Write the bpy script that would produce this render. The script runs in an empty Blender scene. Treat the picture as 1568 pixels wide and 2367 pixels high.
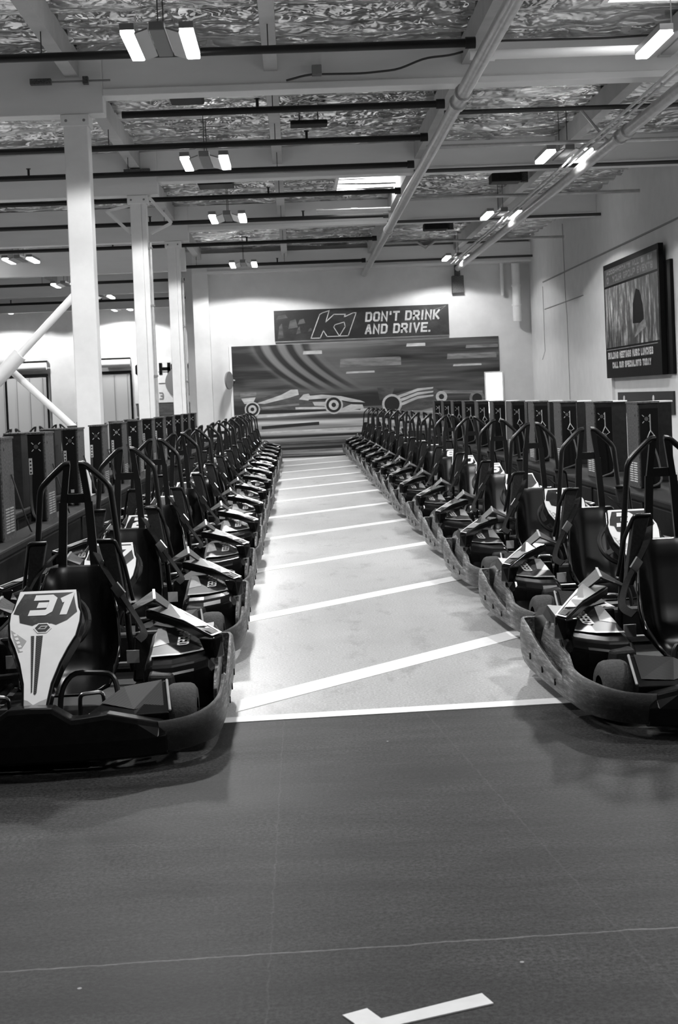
import bpy, bmesh, math, random
from mathutils import Vector, Matrix
random.seed(7)
S = bpy.context.scene
COL = S.collection
PI = math.pi

# ------------------------------------------------------------------ camera
FPX = 3300.0
cam_d = bpy.data.cameras.new('camera')
cam_d.sensor_width = 36.0
cam_d.lens = FPX / 2367.0 * 36.0
cam_d.shift_y = -173.4 / 2367.0
cam_d.clip_end = 200
cam_d.dof.use_dof = True
cam_d.dof.focus_distance = 8.0
cam_d.dof.aperture_fstop = 11.0
cam = bpy.data.objects.new('camera', cam_d)
COL.objects.link(cam)
R_ = Vector((0.99867907, -0.03072955, -0.04118024))
D_ = Vector((-0.04198203, -0.02591941, -0.9987821))
F_ = Vector((0.02962475, 0.99919161, -0.02717527))
cam.matrix_world = Matrix(((R_.x, -D_.x, -F_.x, 0), (R_.y, -D_.y, -F_.y, 0), (R_.z, -D_.z, -F_.z, 1.45), (0, 0, 0, 1)))
S.camera = cam

# ------------------------------------------------------------------ world and view
W = bpy.data.worlds.new('world'); S.world = W; W.use_nodes = True
bg = W.node_tree.nodes['Background']
bg.inputs[0].default_value = (0.6, 0.6, 0.6, 1); bg.inputs[1].default_value = 0.06
S.view_settings.view_transform = 'Standard'
S.view_settings.look = 'None'
S.view_settings.gamma = 1
S.view_settings.use_curve_mapping = False
S.view_settings.exposure = 0.25
LAMP_W = 460.0       # watts of a hall lamp; the added pair behind the camera runs dimmer
LAMP_EM = 14.0       # emission of its tubes
WALLY = 37.2

# ------------------------------------------------------------------ materials
def mk(name, c, rough=.5, metal=0., spec=.5, coat=0.):
    m = bpy.data.materials.new(name); m.use_nodes = True
    b = m.node_tree.nodes['Principled BSDF']
    b.inputs['Base Color'].default_value = (c, c, c, 1)
    b.inputs['Roughness'].default_value = rough
    b.inputs['Metallic'].default_value = metal
    b.inputs['Specular IOR Level'].default_value = spec
    b.inputs['Coat Weight'].default_value = coat
    b.inputs['Coat Roughness'].default_value = .08
    return m
def nd(m, t, **kw):
    n = m.node_tree.nodes.new(t)
    for k, v in kw.items(): setattr(n, k, v)
    return n
def lk(m, a, b): m.node_tree.links.new(a, b)
def noise(m, scale, detail=4, rough=.6, stretch=(1, 1, 1), coord='Object'):
    tc = nd(m, 'ShaderNodeTexCoord'); mp = nd(m, 'ShaderNodeMapping'); mp.inputs['Scale'].default_value = stretch
    n = nd(m, 'ShaderNodeTexNoise'); n.inputs['Scale'].default_value = scale; n.inputs['Detail'].default_value = detail; n.inputs['Roughness'].default_value = rough
    lk(m, tc.outputs[coord], mp.inputs[0]); lk(m, mp.outputs[0], n.inputs['Vector'])
    return n
def ramp(m, src, stops):
    r = nd(m, 'ShaderNodeValToRGB')
    e = r.color_ramp.elements
    e[0].position, e[0].color = stops[0][0], (stops[0][1],) * 3 + (1,)
    e[1].position, e[1].color = stops[-1][0], (stops[-1][1],) * 3 + (1,)
    for p, c in stops[1:-1]:
        x = e.new(p); x.color = (c, c, c, 1)
    lk(m, src, r.inputs[0]); return r
def mixc(m, fac, a, b, mode='MIX'):
    x = nd(m, 'ShaderNodeMix', data_type='RGBA', blend_type=mode)
    if isinstance(fac, (int, float)): x.inputs[0].default_value = fac
    else: lk(m, fac, x.inputs[0])
    for s, v in ((6, a), (7, b)):
        if isinstance(v, (int, float)): x.inputs[s].default_value = (v, v, v, 1)
        else: lk(m, v, x.inputs[s])
    return x.outputs[2]
def math_(m, op, a, b=None, c=None):
    x = nd(m, 'ShaderNodeMath', operation=op)
    for i, v in enumerate((a, b, c)):
        if v is None: continue
        if isinstance(v, (int, float)): x.inputs[i].default_value = v
        else: lk(m, v, x.inputs[i])
    return x.outputs[0]
def bsdf(m): return m.node_tree.nodes['Principled BSDF']
def bump(m, h, strength, dist):
    b = nd(m, 'ShaderNodeBump'); b.inputs['Strength'].default_value = strength; b.inputs['Distance'].default_value = dist
    lk(m, h, b.inputs['Height']); lk(m, b.outputs[0], bsdf(m).inputs['Normal'])
def noisy(name, c0, c1, scale, rough=.6, bumps=0., metal=0., spec=.5, stretch=(1, 1, 1), lo=.35, hi=.65, detail=5, coat=0.):
    m = mk(name, c0, rough, metal, spec, coat)
    n = noise(m, scale, detail, .6, stretch); r = ramp(m, n.outputs[0], [(lo, c0), (hi, c1)])
    lk(m, r.outputs[0], bsdf(m).inputs['Base Color'])
    if bumps: bump(m, n.outputs[0], bumps, .01)
    return m
def emit(name, c, s):
    m = mk(name, c); b = bsdf(m)
    b.inputs['Emission Color'].default_value = (c, c, c, 1); b.inputs['Emission Strength'].default_value = s
    return m

M = {}
M['gloss'] = noisy('glossy_black_plastic', .003, .006, 30, .18, 0, 0, .28)
M['seat'] = noisy('moulded_black_seat', .002, .004, 60, .24, 0, 0, .34)
M['matte'] = noisy('matte_black_plastic', .005, .010, 40, .5, .1, 0, .25)
M['tube'] = mk('black_powder_coated_tube', .006, .3, 0, .5)
M['metal'] = mk('bright_steel', .55, .22, 1)
M['tyre'] = noisy('tyre_rubber', .045, .08, 90, .75, .3, 0, .3, lo=.3, hi=.7)
M['belt'] = noisy('black_webbing', .004, .008, 200, .8, .3, 0, .15)
M['white'] = noisy('white_sticker', .86, .78, 14, .25, 0, 0, .5, lo=.3, hi=.8, coat=.3)
M['grey'] = noisy('light_grey_sticker', .42, .36, 20, .25, 0, 0, .5, coat=.3)
M['dsticker'] = noisy('dark_scratched_sticker', .008, .08, 16, .32, 0, 0, .35, lo=.55, hi=.85, detail=8)
M['seatpod'] = noisy('dark_grey_moulded_plastic', .018, .03, 80, .5, .2, 0, .3)
# scuffed bumper plastic: black with scratches that run along the kart
m = M['scuff_sidelit'] = mk('scuffed_sidelit_bumper_plastic', .02, .45, 0, .5)
n1 = noise(m, 55, 8, .8, (1.0, .12, 1.3)); n2 = noise(m, 7, 4, .7)
r1 = ramp(m, n1.outputs[0], [(.40, .025), (.54, .16), (.66, .65)]); r2 = ramp(m, n2.outputs[0], [(.3, .25), (.7, 1.0)])
tc = nd(m, 'ShaderNodeTexCoord'); sp = nd(m, 'ShaderNodeSeparateXYZ'); lk(m, tc.outputs['Object'], sp.inputs[0])
wr_ = nd(m, 'ShaderNodeMapRange'); lk(m, sp.outputs[1], wr_.inputs[0]); wr_.inputs[1].default_value = .15; wr_.inputs[2].default_value = .55; wr_.inputs[3].default_value = .06  # front curve kept dark, sides paler: real wear plus painted-in aisle light
lk(m, mixc(m, wr_.outputs[0], .008, mixc(m, 1.0, r1.outputs[0], r2.outputs[0], 'MULTIPLY')), bsdf(m).inputs['Base Color'])
bump(m, n1.outputs[0], .25, .01)
# carbon print
m = M['carbon'] = mk('carbon_print', .03, .5, 0, .2)
tc = nd(m, 'ShaderNodeTexCoord'); wv = nd(m, 'ShaderNodeTexWave'); wv.inputs['Scale'].default_value = 45; wv.bands_direction = 'DIAGONAL'
lk(m, tc.outputs['Object'], wv.inputs[0]); rr = ramp(m, wv.outputs[1], [(.35, .004), (.75, .05)]); lk(m, rr.outputs[0], bsdf(m).inputs['Base Color'])
# building
M['wall'] = noisy('painted_wall', .62, .67, 3, .8, .05)
M['steel'] = noisy('painted_steel', .72, .78, 4, .55, .03)
M['beam'] = noisy('painted_timber_beam', .68, .74, 3, .6, .05, stretch=(.2, 1, 1))
M['purlin'] = noisy('painted_purlin', .36, .42, 3, .6, .05)
M['pipe'] = noisy('galvanised_pipe', .40, .5, 8, .35, 0, .3)
M['blackpipe'] = mk('black_sprinkler_pipe', .006, .45, 0, .4)
M['whitepipe'] = mk('white_pipe', .75, .4)
M['cable'] = mk('dark_cable', .03, .5)
M['box'] = noisy('dark_grey_housing', .010, .016, 20, .6, spec=.15)
M['gal'] = noisy('galvanised_sheet', .03, .15, 60, .5, .1, .1, .2, lo=.35, hi=.7)
M['barrier'] = noisy('black_barrier_plastic', .004, .009, 12, .6, .1, 0, .12)
M['barriertop'] = noisy('worn_barrier_top', .008, .018, 18, .7, .1, 0, .12)
M['tube_em'] = emit('lit_lamp_tube', 1, LAMP_EM)
M['sky_em'] = emit('skylight_pane', 1, 6)
M['door_em'] = emit('daylit_door_pane', 1, 2.2)
M['reflector'] = mk('lamp_reflector', .35, .3, .8)
M['tvblack'] = mk('black_board', .003, .6, 0, .12)
M['midgrey'] = mk('mid_grey_paint', .2, .6)
M['line'] = noisy('white_floor_paint', .8, .9, 12, .45, .02, lo=.25, hi=.6)
M['rollup'] = mk('corrugated_door', .42, .5)
M['mgrey'] = noisy('print_grey', .12, .26, 5, .5, stretch=(.4, 1, 2.5)); M['mlight'] = noisy('print_light', .38, .62, 6, .5, stretch=(.5, 1, 2)); M['mdark'] = mk('print_dark', .010, .5); M['mmid'] = noisy('print_mid', .04, .10, 5, .5, stretch=(.5, 1, 2))
# foil insulation
m = M['foil'] = mk('crinkled_foil', .5, .2, .95)
n0 = noise(m, 1.6, 3, .6, (.6, 1.2, 1))
tc = nd(m, 'ShaderNodeTexCoord'); mp = nd(m, 'ShaderNodeMapping'); mp.inputs['Scale'].default_value = (.55, 1.5, 1)
lk(m, mixc(m, .45, tc.outputs['Object'], n0.outputs['Color']), mp.inputs[0])
def ridge(scale, det):
    n = nd(m, 'ShaderNodeTexNoise'); n.inputs['Scale'].default_value = scale; n.inputs['Detail'].default_value = det; n.inputs['Roughness'].default_value = .55
    lk(m, mp.outputs[0], n.inputs['Vector'])
    return math_(m, 'ABSOLUTE', math_(m, 'SUBTRACT', n.outputs[0], .5))
h1 = ridge(1.25, 2); h2 = ridge(3.6, 3)
h = math_(m, 'ADD', math_(m, 'MULTIPLY', h1, 1.0), math_(m, 'MULTIPLY', h2, .42))
bump(m, h, 1.0, .60)
rr = ramp(m, h2, [(.0, .50), (.12, .80)]); lk(m, rr.outputs[0], bsdf(m).inputs['Base Color'])
rr = ramp(m, n0.outputs[0], [(.35, .12), (.65, .34)]); lk(m, rr.outputs[0], bsdf(m).inputs['Roughness'])
# floor, light painted bay
m = M['floor_light'] = mk('pale_painted_floor', .4, .35, 0, .4)
n1 = noise(m, .9, 6, .65, (1, .5, 1)); n2 = noise(m, 80, 3, .8); n3 = noise(m, 5, 6, .7, (1, .35, 1))
a = ramp(m, n1.outputs[0], [(.3, .39), (.7, .52)]).outputs[0]
b = ramp(m, n2.outputs[0], [(.34, .62), (.66, 1.25)]).outputs[0]
c = ramp(m, n3.outputs[0], [(.28, .6), (.45, 1.0)]).outputs[0]
lk(m, mixc(m, 1, mixc(m, 1, a, b, 'MULTIPLY'), c, 'MULTIPLY'), bsdf(m).inputs['Base Color'])
bump(m, n2.outputs[0], .15, .004)
# floor, dark rubbered track
m = M['floor_dark'] = mk('dark_track_floor', .05, .55, 0, .15)
n1 = noise(m, .8, 6, .65, (.6, 1, 1)); n2 = noise(m, 75, 3, .8); n3 = noise(m, 3.5, 8, .75, (.35, 1.6, 1)); n4 = noise(m, 26, 6, .8)
a = ramp(m, n1.outputs[0], [(.32, .008), (.68, .046)]).outputs[0]
b = ramp(m, n2.outputs[0], [(.36, .3), (.66, 1.9)]).outputs[0]
c = ramp(m, n3.outputs[0], [(.35, .55), (.62, 1.25)]).outputs[0]
d = ramp(m, n4.outputs[0], [(.62, 1.0), (.74, 2.2)]).outputs[0]
base = mixc(m, 1, mixc(m, 1, mixc(m, 1, a, b, 'MULTIPLY'), c, 'MULTIPLY'), d, 'MULTIPLY')
tc = nd(m, 'ShaderNodeTexCoord'); sp = nd(m, 'ShaderNodeSeparateXYZ'); lk(m, tc.outputs['Object'], sp.inputs[0])
wob = noise(m, 9, 3, .6); brk = noise(m, 14, 2, .6)
def seam(axis, k0, slope, wid, amp):
    other = sp.outputs[0] if axis == 1 else sp.outputs[1]
    v = math_(m, 'SUBTRACT', sp.outputs[axis], math_(m, 'MULTIPLY_ADD', other, slope, k0))
    v = math_(m, 'ADD', v, math_(m, 'MULTIPLY', math_(m, 'SUBTRACT', wob.outputs[0], .5), .03))
    s = math_(m, 'SUBTRACT', 1.0, math_(m, 'SMOOTH_MIN', math_(m, 'DIVIDE', math_(m, 'ABSOLUTE', v), wid), 1.0, .1))
    return math_(m, 'MULTIPLY', math_(m, 'MAXIMUM', s, 0), math_(m, 'MULTIPLY', brk.outputs[0], amp))
s1 = seam(1, 3.72, .035, .006, .28); s2 = seam(0, -.145, .005, .004, .045); s3 = seam(0, 1.18, -.10, .005, .035)
vs_ = nd(m, 'ShaderNodeTexVoronoi'); vs_.inputs['Scale'].default_value = 2.6; lk(m, tc.outputs['Object'], vs_.inputs['Vector'])
spk = math_(m, 'MULTIPLY', math_(m, 'LESS_THAN', vs_.outputs['Distance'], .016), .35)
tot = math_(m, 'ADD', math_(m, 'ADD', math_(m, 'ADD', s1, s2), s3), spk)
cc = nd(m, 'ShaderNodeCombineColor'); [lk(m, tot, cc.inputs[i]) for i in range(3)]
lk(m, mixc(m, 1, base, cc.outputs[0], 'ADD'), bsdf(m).inputs['Base Color'])
bump(m, n2.outputs[0], .25, .003)
rr = ramp(m, n1.outputs[0], [(.3, .48), (.7, .62)]); lk(m, rr.outputs[0], bsdf(m).inputs['Roughness'])
# mural print: streaks of light
m = M['mural'] = mk('motion_streak_print', .1, .45)
n1 = noise(m, 1.3, 4, .6, (.16, 1, 2.6)); n2 = noise(m, .5, 2, .5, (.5, 1, .8)); n3 = noise(m, 2.2, 2, .5, (.08, 1, 3.5))
a = ramp(m, n1.outputs[0], [(.42, .015), (.6, .09), (.75, .30)]).outputs[0]
tc = nd(m, 'ShaderNodeTexCoord'); sp = nd(m, 'ShaderNodeSeparateXYZ'); lk(m, tc.outputs['Object'], sp.inputs[0])
cx_ = math_(m, 'SUBTRACT', sp.outputs[0], math_(m, 'MULTIPLY', math_(m, 'POWER', math_(m, 'MAXIMUM', math_(m, 'SUBTRACT', 2.95, sp.outputs[2]), 0), 1.7), .85))
sn = math_(m, 'SINE', math_(m, 'MULTIPLY', cx_, 15)); cur = ramp(m, math_(m, 'MULTIPLY_ADD', sn, .5, .5), [(.2, .02), (.8, .17)]).outputs[0]
mk_ = nd(m, 'ShaderNodeMapRange', interpolation_type='SMOOTHSTEP'); lk(m, cx_, mk_.inputs[0]); mk_.inputs[1].default_value = .75; mk_.inputs[2].default_value = .15
ml_ = nd(m, 'ShaderNodeMapRange', interpolation_type='SMOOTHSTEP'); lk(m, cx_, ml_.inputs[0]); ml_.inputs[1].default_value = -1.25; ml_.inputs[2].default_value = -.85
hz_ = nd(m, 'ShaderNodeMapRange', interpolation_type='SMOOTHSTEP'); lk(m, sp.outputs[2], hz_.inputs[0]); hz_.inputs[1].default_value = 1.55; hz_.inputs[2].default_value = 1.95
gl_ = nd(m, 'ShaderNodeMapRange', interpolation_type='SMOOTHSTEP'); lk(m, math_(m, 'ABSOLUTE', math_(m, 'SUBTRACT', sp.outputs[0], 1.1)), gl_.inputs[0]); gl_.inputs[1].default_value = 1.6; gl_.inputs[2].default_value = .2
a = mixc(m, math_(m, 'MULTIPLY', math_(m, 'MULTIPLY', gl_.outputs[0], hz_.outputs[0]), .55), a, .20)
a = mixc(m, math_(m, 'MULTIPLY', math_(m, 'MULTIPLY', mk_.outputs[0], ml_.outputs[0]), hz_.outputs[0]), a, cur)
low = nd(m, 'ShaderNodeMapRange'); lk(m, sp.outputs[2], low.inputs[0]); low.inputs[1].default_value = 1.22; low.inputs[2].default_value = 1.06
b = ramp(m, n3.outputs[0], [(.36, .03), (.5, .25), (.62, .62)]).outputs[0]
lk(m, mixc(m, low.outputs[0], a, b), bsdf(m).inputs['Base Color'])
# crowd picture print
m = M['crowd'] = mk('crowd_picture_print', .1, .3)
n1 = noise(m, 2.6, 8, .75, (1, 2.2, .6)); a = ramp(m, n1.outputs[0], [(.43, .012), (.52, .08), (.64, .60)]).outputs[0]; lk(m, a, bsdf(m).inputs['Base Color'])
m = M['bandark'] = mk('banner_print', .02, .4)
n1 = noise(m, 1.2, 6, .7, (1, 1, 1.4)); a = ramp(m, n1.outputs[0], [(.5, .022), (.75, .06)]).outputs[0]; lk(m, a, bsdf(m).inputs['Base Color'])

# ------------------------------------------------------------------ mesh helpers
class MB:
    """collects geometry with per-face materials, links it as one mesh object"""
    def __init__(s): s.v = []; s.f = []; s.mi = []; s.mats = []; s.sm = []
    def _m(s, mat):
        if mat not in s.mats: s.mats.append(mat)
        return s.mats.index(mat)
    def add(s, vs, fs, mat, smooth=False):
        o = len(s.v); s.v += [tuple(v) for v in vs]; k = s._m(mat)
        for f in fs: s.f.append([i + o for i in f]); s.mi.append(k); s.sm.append(smooth)
        return s
    def box(s, x0, x1, y0, y1, z0, z1, mat):
        vs = [(x, y, z) for z in (z0, z1) for y in (y0, y1) for x in (x0, x1)]
        return s.add(vs, [(0, 2, 3, 1), (4, 5, 7, 6), (0, 1, 5, 4), (2, 6, 7, 3), (0, 4, 6, 2), (1, 3, 7, 5)], mat)
    def hull8(s, bot, top, mat):
        n = len(bot)
        vs = list(bot) + list(top)
        fs = [tuple(range(n))[::-1], tuple(range(n, 2 * n))] + [(i, (i + 1) % n, (i + 1) % n + n, i + n) for i in range(n)]
        return s.add(vs, fs, mat)
    def beam(s, p, q, w, h, mat, up=(0, 0, 1)):
        p, q = Vector(p), Vector(q); d = (q - p).normalized(); u = Vector(up)
        a = d.cross(u).normalized(); b = a.cross(d).normalized()
        r = [a * w / 2 + b * h / 2, -a * w / 2 + b * h / 2, -a * w / 2 - b * h / 2, a * w / 2 - b * h / 2]
        return s.hull8([p + k for k in r], [q + k for k in r], mat)
    def tube(s, pts, r, mat, n=8, cap=True, smooth_pts=0):
        pts = [Vector(p) for p in pts]
        if smooth_pts:
            out = [pts[0]]
            for i in range(1, len(pts) - 1):
                a, b, c = pts[i - 1], pts[i], pts[i + 1]
                t = min(.45, smooth_pts / max((b - a).length, 1e-4)); t2 = min(.45, smooth_pts / max((c - b).length, 1e-4))
                p0 = b.lerp(a, t); p1 = b.lerp(c, t2)
                for k in range(4):
                    u = k / 3; out.append(p0.lerp(b, u).lerp(b.lerp(p1, u), u))
            out.append(pts[-1]); pts = out
        rings = []
        nrm = None
        for i, p in enumerate(pts):
            d = (pts[min(i + 1, len(pts) - 1)] - pts[max(i - 1, 0)]).normalized()
            if nrm is None:
                nrm = d.cross(Vector((0, 0, 1)) if abs(d.z) < .9 else Vector((0, 1, 0))).normalized()
            else:
                nrm = (nrm - d * nrm.dot(d)).normalized()
            b = d.cross(nrm)
            rings.append([p + (nrm * math.cos(2 * PI * k / n) + b * math.sin(2 * PI * k / n)) * r for k in range(n)])
        return s.loft(rings, mat, closed=True, cap=cap, smooth=True)
    def loft(s, rings, mat, closed=True, cap=False, smooth=False):
        n = len(rings[0]); vs = [v for r in rings for v in r]; fs = []
        for i in range(len(rings) - 1):
            for k in range(n if closed else n - 1):
                a, b = i * n + k, i * n + (k + 1) % n
                fs.append((a, b, b + n, a + n))
        s.add(vs, fs, mat, smooth)
        if cap and closed:
            s.add(rings[0], [tuple(range(n))[::-1]], mat); s.add(rings[-1], [tuple(range(n))], mat)
        return s
    def lathe(s, prof, c, mat, axis='x', n=28, smooth=True, sweep=2 * PI):
        rings = []
        for k in range(n + 1 if sweep < 2 * PI else n + 1):
            t = sweep * k / n; ring = []
            for a, r in prof:
                if axis == 'x': ring.append((c[0] + a, c[1] + r * math.cos(t), c[2] + r * math.sin(t)))
                elif axis == 'y': ring.append((c[0] + r * math.cos(t), c[1] + a, c[2] + r * math.sin(t)))
                else: ring.append((c[0] + r * math.cos(t), c[1] + r * math.sin(t), c[2] + a))
            rings.append(ring)
        return s.loft(rings, mat, closed=False, smooth=smooth)
    def poly(s, pts, mat, thick=None):
        n = len(pts)
        if thick is None: return s.add(pts, [tuple(range(n))], mat)
        t = Vector(thick); return s.hull8([Vector(p) for p in pts], [Vector(p) + t for p in pts], mat)
    def build(s, name, parent=None, bevel=0, fix=True):
        me = bpy.data.meshes.new(name); anys = any(s.sm)
        bm = bmesh.new()
        vv = [bm.verts.new(v) for v in s.v]
        for f, k, sm in zip(s.f, s.mi, s.sm):
            try:
                fc = bm.faces.new([vv[i] for i in f]); fc.material_index = k; fc.smooth = sm
            except ValueError: pass
        bmesh.ops.remove_doubles(bm, verts=bm.verts, dist=1e-5)
        if fix: bmesh.ops.recalc_face_normals(bm, faces=bm.faces)
        bm.to_mesh(me); bm.free()
        if anys: me.set_sharp_from_angle(angle=math.radians(42))
        for m_ in s.mats: me.materials.append(m_)
        o = bpy.data.objects.new(name, me); COL.objects.link(o)
        if parent: o.parent = parent
        if bevel:
            b = o.modifiers.new('bevel', 'BEVEL'); b.width = bevel; b.segments = 2; b.limit_method = 'ANGLE'; b.angle_limit = .6
        return o
def empty(name, loc=(0, 0, 0), rz=0):
    o = bpy.data.objects.new(name, None); COL.objects.link(o); o.location = loc; o.rotation_euler = (0, 0, rz); o.empty_display_size = .1
    return o
def tag(o, label=None, cat=None, group=None, kind=None):
    if label: o['label'] = label
    if cat: o['category'] = cat
    if group: o['group'] = group
    if kind: o['kind'] = kind
    return o
def struct(o, label=None):
    o['kind'] = 'structure'
    if label: o['label'] = label
    return o
def copy_tree(o, parent=None):
    kids = list(o.children)
    c = o.copy(); COL.objects.link(c); c.parent = parent
    for ch in kids: copy_tree(ch, c)
    return c

# stroke lettering: polylines on a 1 wide x 1.5 high cell
T_ = 1.5; H_ = .75
G = {'0': [[(.2, 0), (.8, 0), (1, .2), (1, 1.3), (.8, T_), (.2, T_), (0, 1.3), (0, .2), (.2, 0)]],
     '1': [[(.15, 1.3), (.55, T_), (.55, 0)]], '2': [[(0, T_), (.8, T_), (1, 1.3), (1, .9), (.8, H_), (.2, H_), (0, .6), (0, 0), (1, 0)]],
     '3': [[(0, T_), (.8, T_), (1, 1.3), (1, .2), (.8, 0), (0, 0)], [(.36, H_), (1, H_)]],
     '5': [[(1, T_), (0, T_), (0, .85), (.8, .85), (1, .7), (1, .2), (.8, 0), (0, 0)]],
     '6': [[(1, T_), (.2, T_), (0, 1.3), (0, .2), (.2, 0), (.8, 0), (1, .2), (1, .65), (.8, .82), (0, .82)]],
     '7': [[(0, T_), (1, T_), (1, 1.2), (.4, 0)]], '8': [[(.2, 0), (.8, 0), (1, .2), (1, 1.3), (.8, T_), (.2, T_), (0, 1.3), (0, .2), (.2, 0)], [(0, H_), (1, H_)]],
     'A': [[(0, 0), (.42, T_), (.58, T_), (1, 0)], [(.18, .45), (.82, .45)]], 'B': [[(0, 0), (.8, 0), (1, .2), (1, 1.3), (.8, T_), (0, T_), (0, 0)], [(0, H_), (1, H_)]],
     'C': [[(1, 1.2), (1, 1.35), (.8, T_), (.2, T_), (0, 1.3), (0, .2), (.2, 0), (.8, 0), (1, .15), (1, .3)]],
     'D': [[(0, 0), (.75, 0), (1, .25), (1, 1.25), (.75, T_), (0, T_), (0, 0)]], 'E': [[(1, T_), (0, T_), (0, 0), (1, 0)], [(0, H_), (.85, H_)]],
     'G': [[(1, 1.3), (.8, T_), (.2, T_), (0, 1.3), (0, .2), (.2, 0), (.8, 0), (1, .2), (1, .7), (.6, .7)]], 'H': [[(0, 0), (0, T_)], [(1, 0), (1, T_)], [(0, H_), (1, H_)]],
     'I': [[(.5, 0), (.5, T_)]], 'K': [[(0, 0), (0, T_)], [(1, T_), (.35, .75), (1, 0)]], 'L': [[(0, T_), (0, 0), (1, 0)]],
     'M': [[(0, 0), (0, T_), (.5, .6), (1, T_), (1, 0)]], 'N': [[(0, 0), (0, T_), (1, 0), (1, T_)]], 'O': [[(.2, 0), (.8, 0), (1, .2), (1, 1.3), (.8, T_), (.2, T_), (0, 1.3), (0, .2), (.2, 0)]],
     'P': [[(0, 0), (0, T_), (.8, T_), (1, 1.3), (1, .85), (.8, .65), (0, .65)]], 'R': [[(0, 0), (0, T_), (.8, T_), (1, 1.3), (1, .85), (.8, .65), (0, .65)], [(.5, .65), (1, 0)]],
     'S': [[(1, 1.3), (.8, T_), (.2, T_), (0, 1.3), (0, .9), (.2, H_), (.8, H_), (1, .6), (1, .2), (.8, 0), (.2, 0), (0, .2)]],
     'T': [[(0, T_), (1, T_)], [(.5, T_), (.5, 0)]], 'U': [[(0, T_), (0, .2), (.2, 0), (.8, 0), (1, .2), (1, T_)]], 'V': [[(0, T_), (.5, 0), (1, T_)]],
     'W': [[(0, T_), (.25, 0), (.5, .9), (.75, 0), (1, T_)]], 'Y': [[(0, T_), (.5, .7), (1, T_)], [(.5, .7), (.5, 0)]], "'": [[(.5, T_), (.5, 1.15)]], '.': [[(.1, 0), (.12, 0)]], ' ': []}
NARROW = {"'": .4, '.': .3, 'I': .45, '1': .75, ' ': .5}
def stroke(pts, wt):
    """mitred strip along a flat polyline -> list of quads that meet without overlapping"""
    P_ = [Vector(p) for p in pts]; closed = (P_[0] - P_[-1]).length < 1e-6
    if closed: P_ = P_[:-1]
    n = len(P_); L = []; R = []
    for i in range(n):
        a = P_[i - 1] if (i > 0 or closed) else None; c = P_[(i + 1) % n] if (i < n - 1 or closed) else None
        d0 = (P_[i] - a).normalized() if a is not None else None; d1 = (c - P_[i]).normalized() if c is not None else None
        if d0 is None: d0 = d1; p = P_[i] - d1 * wt / 2
        elif d1 is None: d1 = d0; p = P_[i] + d0 * wt / 2
        else: p = P_[i]
        n0 = Vector((-d0.y, d0.x)); n1 = Vector((-d1.y, d1.x)); m = (n0 + n1)
        m = m.normalized() if m.length > .2 else n0
        k = wt / 2 / max(m.dot(n0), .45)
        L.append(p + m * k); R.append(p - m * k)
    rng = range(n) if closed else range(n - 1)
    return [(R[i], R[(i + 1) % n], L[(i + 1) % n], L[i]) for i in rng]
def letters(mb, text, fn, h, w, wt, gap, mat, shear=0.):
    """fn maps flat (u, v) to 3-D; h letter height, w width, wt stroke weight"""
    u0 = 0.
    for ch in text:
        ww = w * NARROW.get(ch, 1)
        first = None
        for gi, pl in enumerate(G.get(ch, [])):
            pts = []
            for (a, b) in pl:
                if ch == '1': a = a + .2
                pts.append(Vector((u0 + wt / 2 + a * (ww - wt) if ch not in "I'." else u0 + ww / 2, wt / 2 + b / T_ * (h - wt))))
            if ch == '.': pts = [Vector((u0 + ww * .4, wt / 2)), Vector((u0 + ww * .4 + .001, wt / 2))]
            if gi == 0: first = pts
            else:   # trim the ends that touch the main stroke
                for e, o in ((0, 1), (-1, -2)):
                    for i in range(len(first) - 1):
                        A, B = first[i], first[i + 1]; ab = B - A; t = max(0, min(1, (pts[e] - A).dot(ab) / max(ab.length_squared, 1e-9)))
                        if (A + ab * t - pts[e]).length < wt * .3:
                            pts[e] = pts[e] + (pts[o] - pts[e]).normalized() * wt * 1.02; break
            for quad in stroke(pts, wt): mb.add([fn(c.x + shear * c.y, c.y) for c in quad], [(0, 1, 2, 3)], mat)
        u0 += ww + gap
    return u0
def textwidth(text, w, gap): return sum(w * NARROW.get(c, 1) + gap for c in text) - gap

# ================================================================== THE SETTING
YL = 6.52     # where the pale paint starts
f = MB(); f.poly([(-30, -6, 0), (9, -6, 0), (9, YL, 0), (-30, YL, 0)], M['floor_dark'])
f.poly([(-30, YL, 0), (9, YL, 0), (9, WALLY - 1.4, 0), (-30, WALLY - 1.4, 0)], M['floor_light'])
f.poly([(-30, WALLY - 1.4, 0), (9, WALLY - 1.4, 0), (9, 52, 0), (-30, 52, 0)], M['floor_dark'])
f.add([(-30, -6, -.1), (9, -6, -.1), (9, 52, -.1), (-30, 52, -.1)], [(0, 1, 2, 3)], M['floor_dark'])
struct(f.build('floor', fix=False), 'dark rubbered floor with a pale painted strip between the kart rows')

# back wall with the mural, and its left pilaster
w = MB(); w.box(-2.5, 6.4, WALLY, WALLY + .25, 0, 5.6, M['wall'])
struct(w.build('wall_back'), 'pale back wall carrying the mural and banner')
w = MB(); w.box(-2.52, -2.12, WALLY - .35, WALLY - .002, 0, 5.0, M['wall'])
struct(w.build('trim_1'), 'wall pilaster left of the mural')
w = MB(); w.box(-2.5, 6.3, WALLY - .30, WALLY - .002, 4.82, 5.30, M['beam']); w.box(-2.5, 6.3, WALLY - .36, WALLY - .002, 4.78, 4.84, M['beam'])
struct(w.build('trim_2'), 'ledger beam along the top of the back wall')
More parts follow.
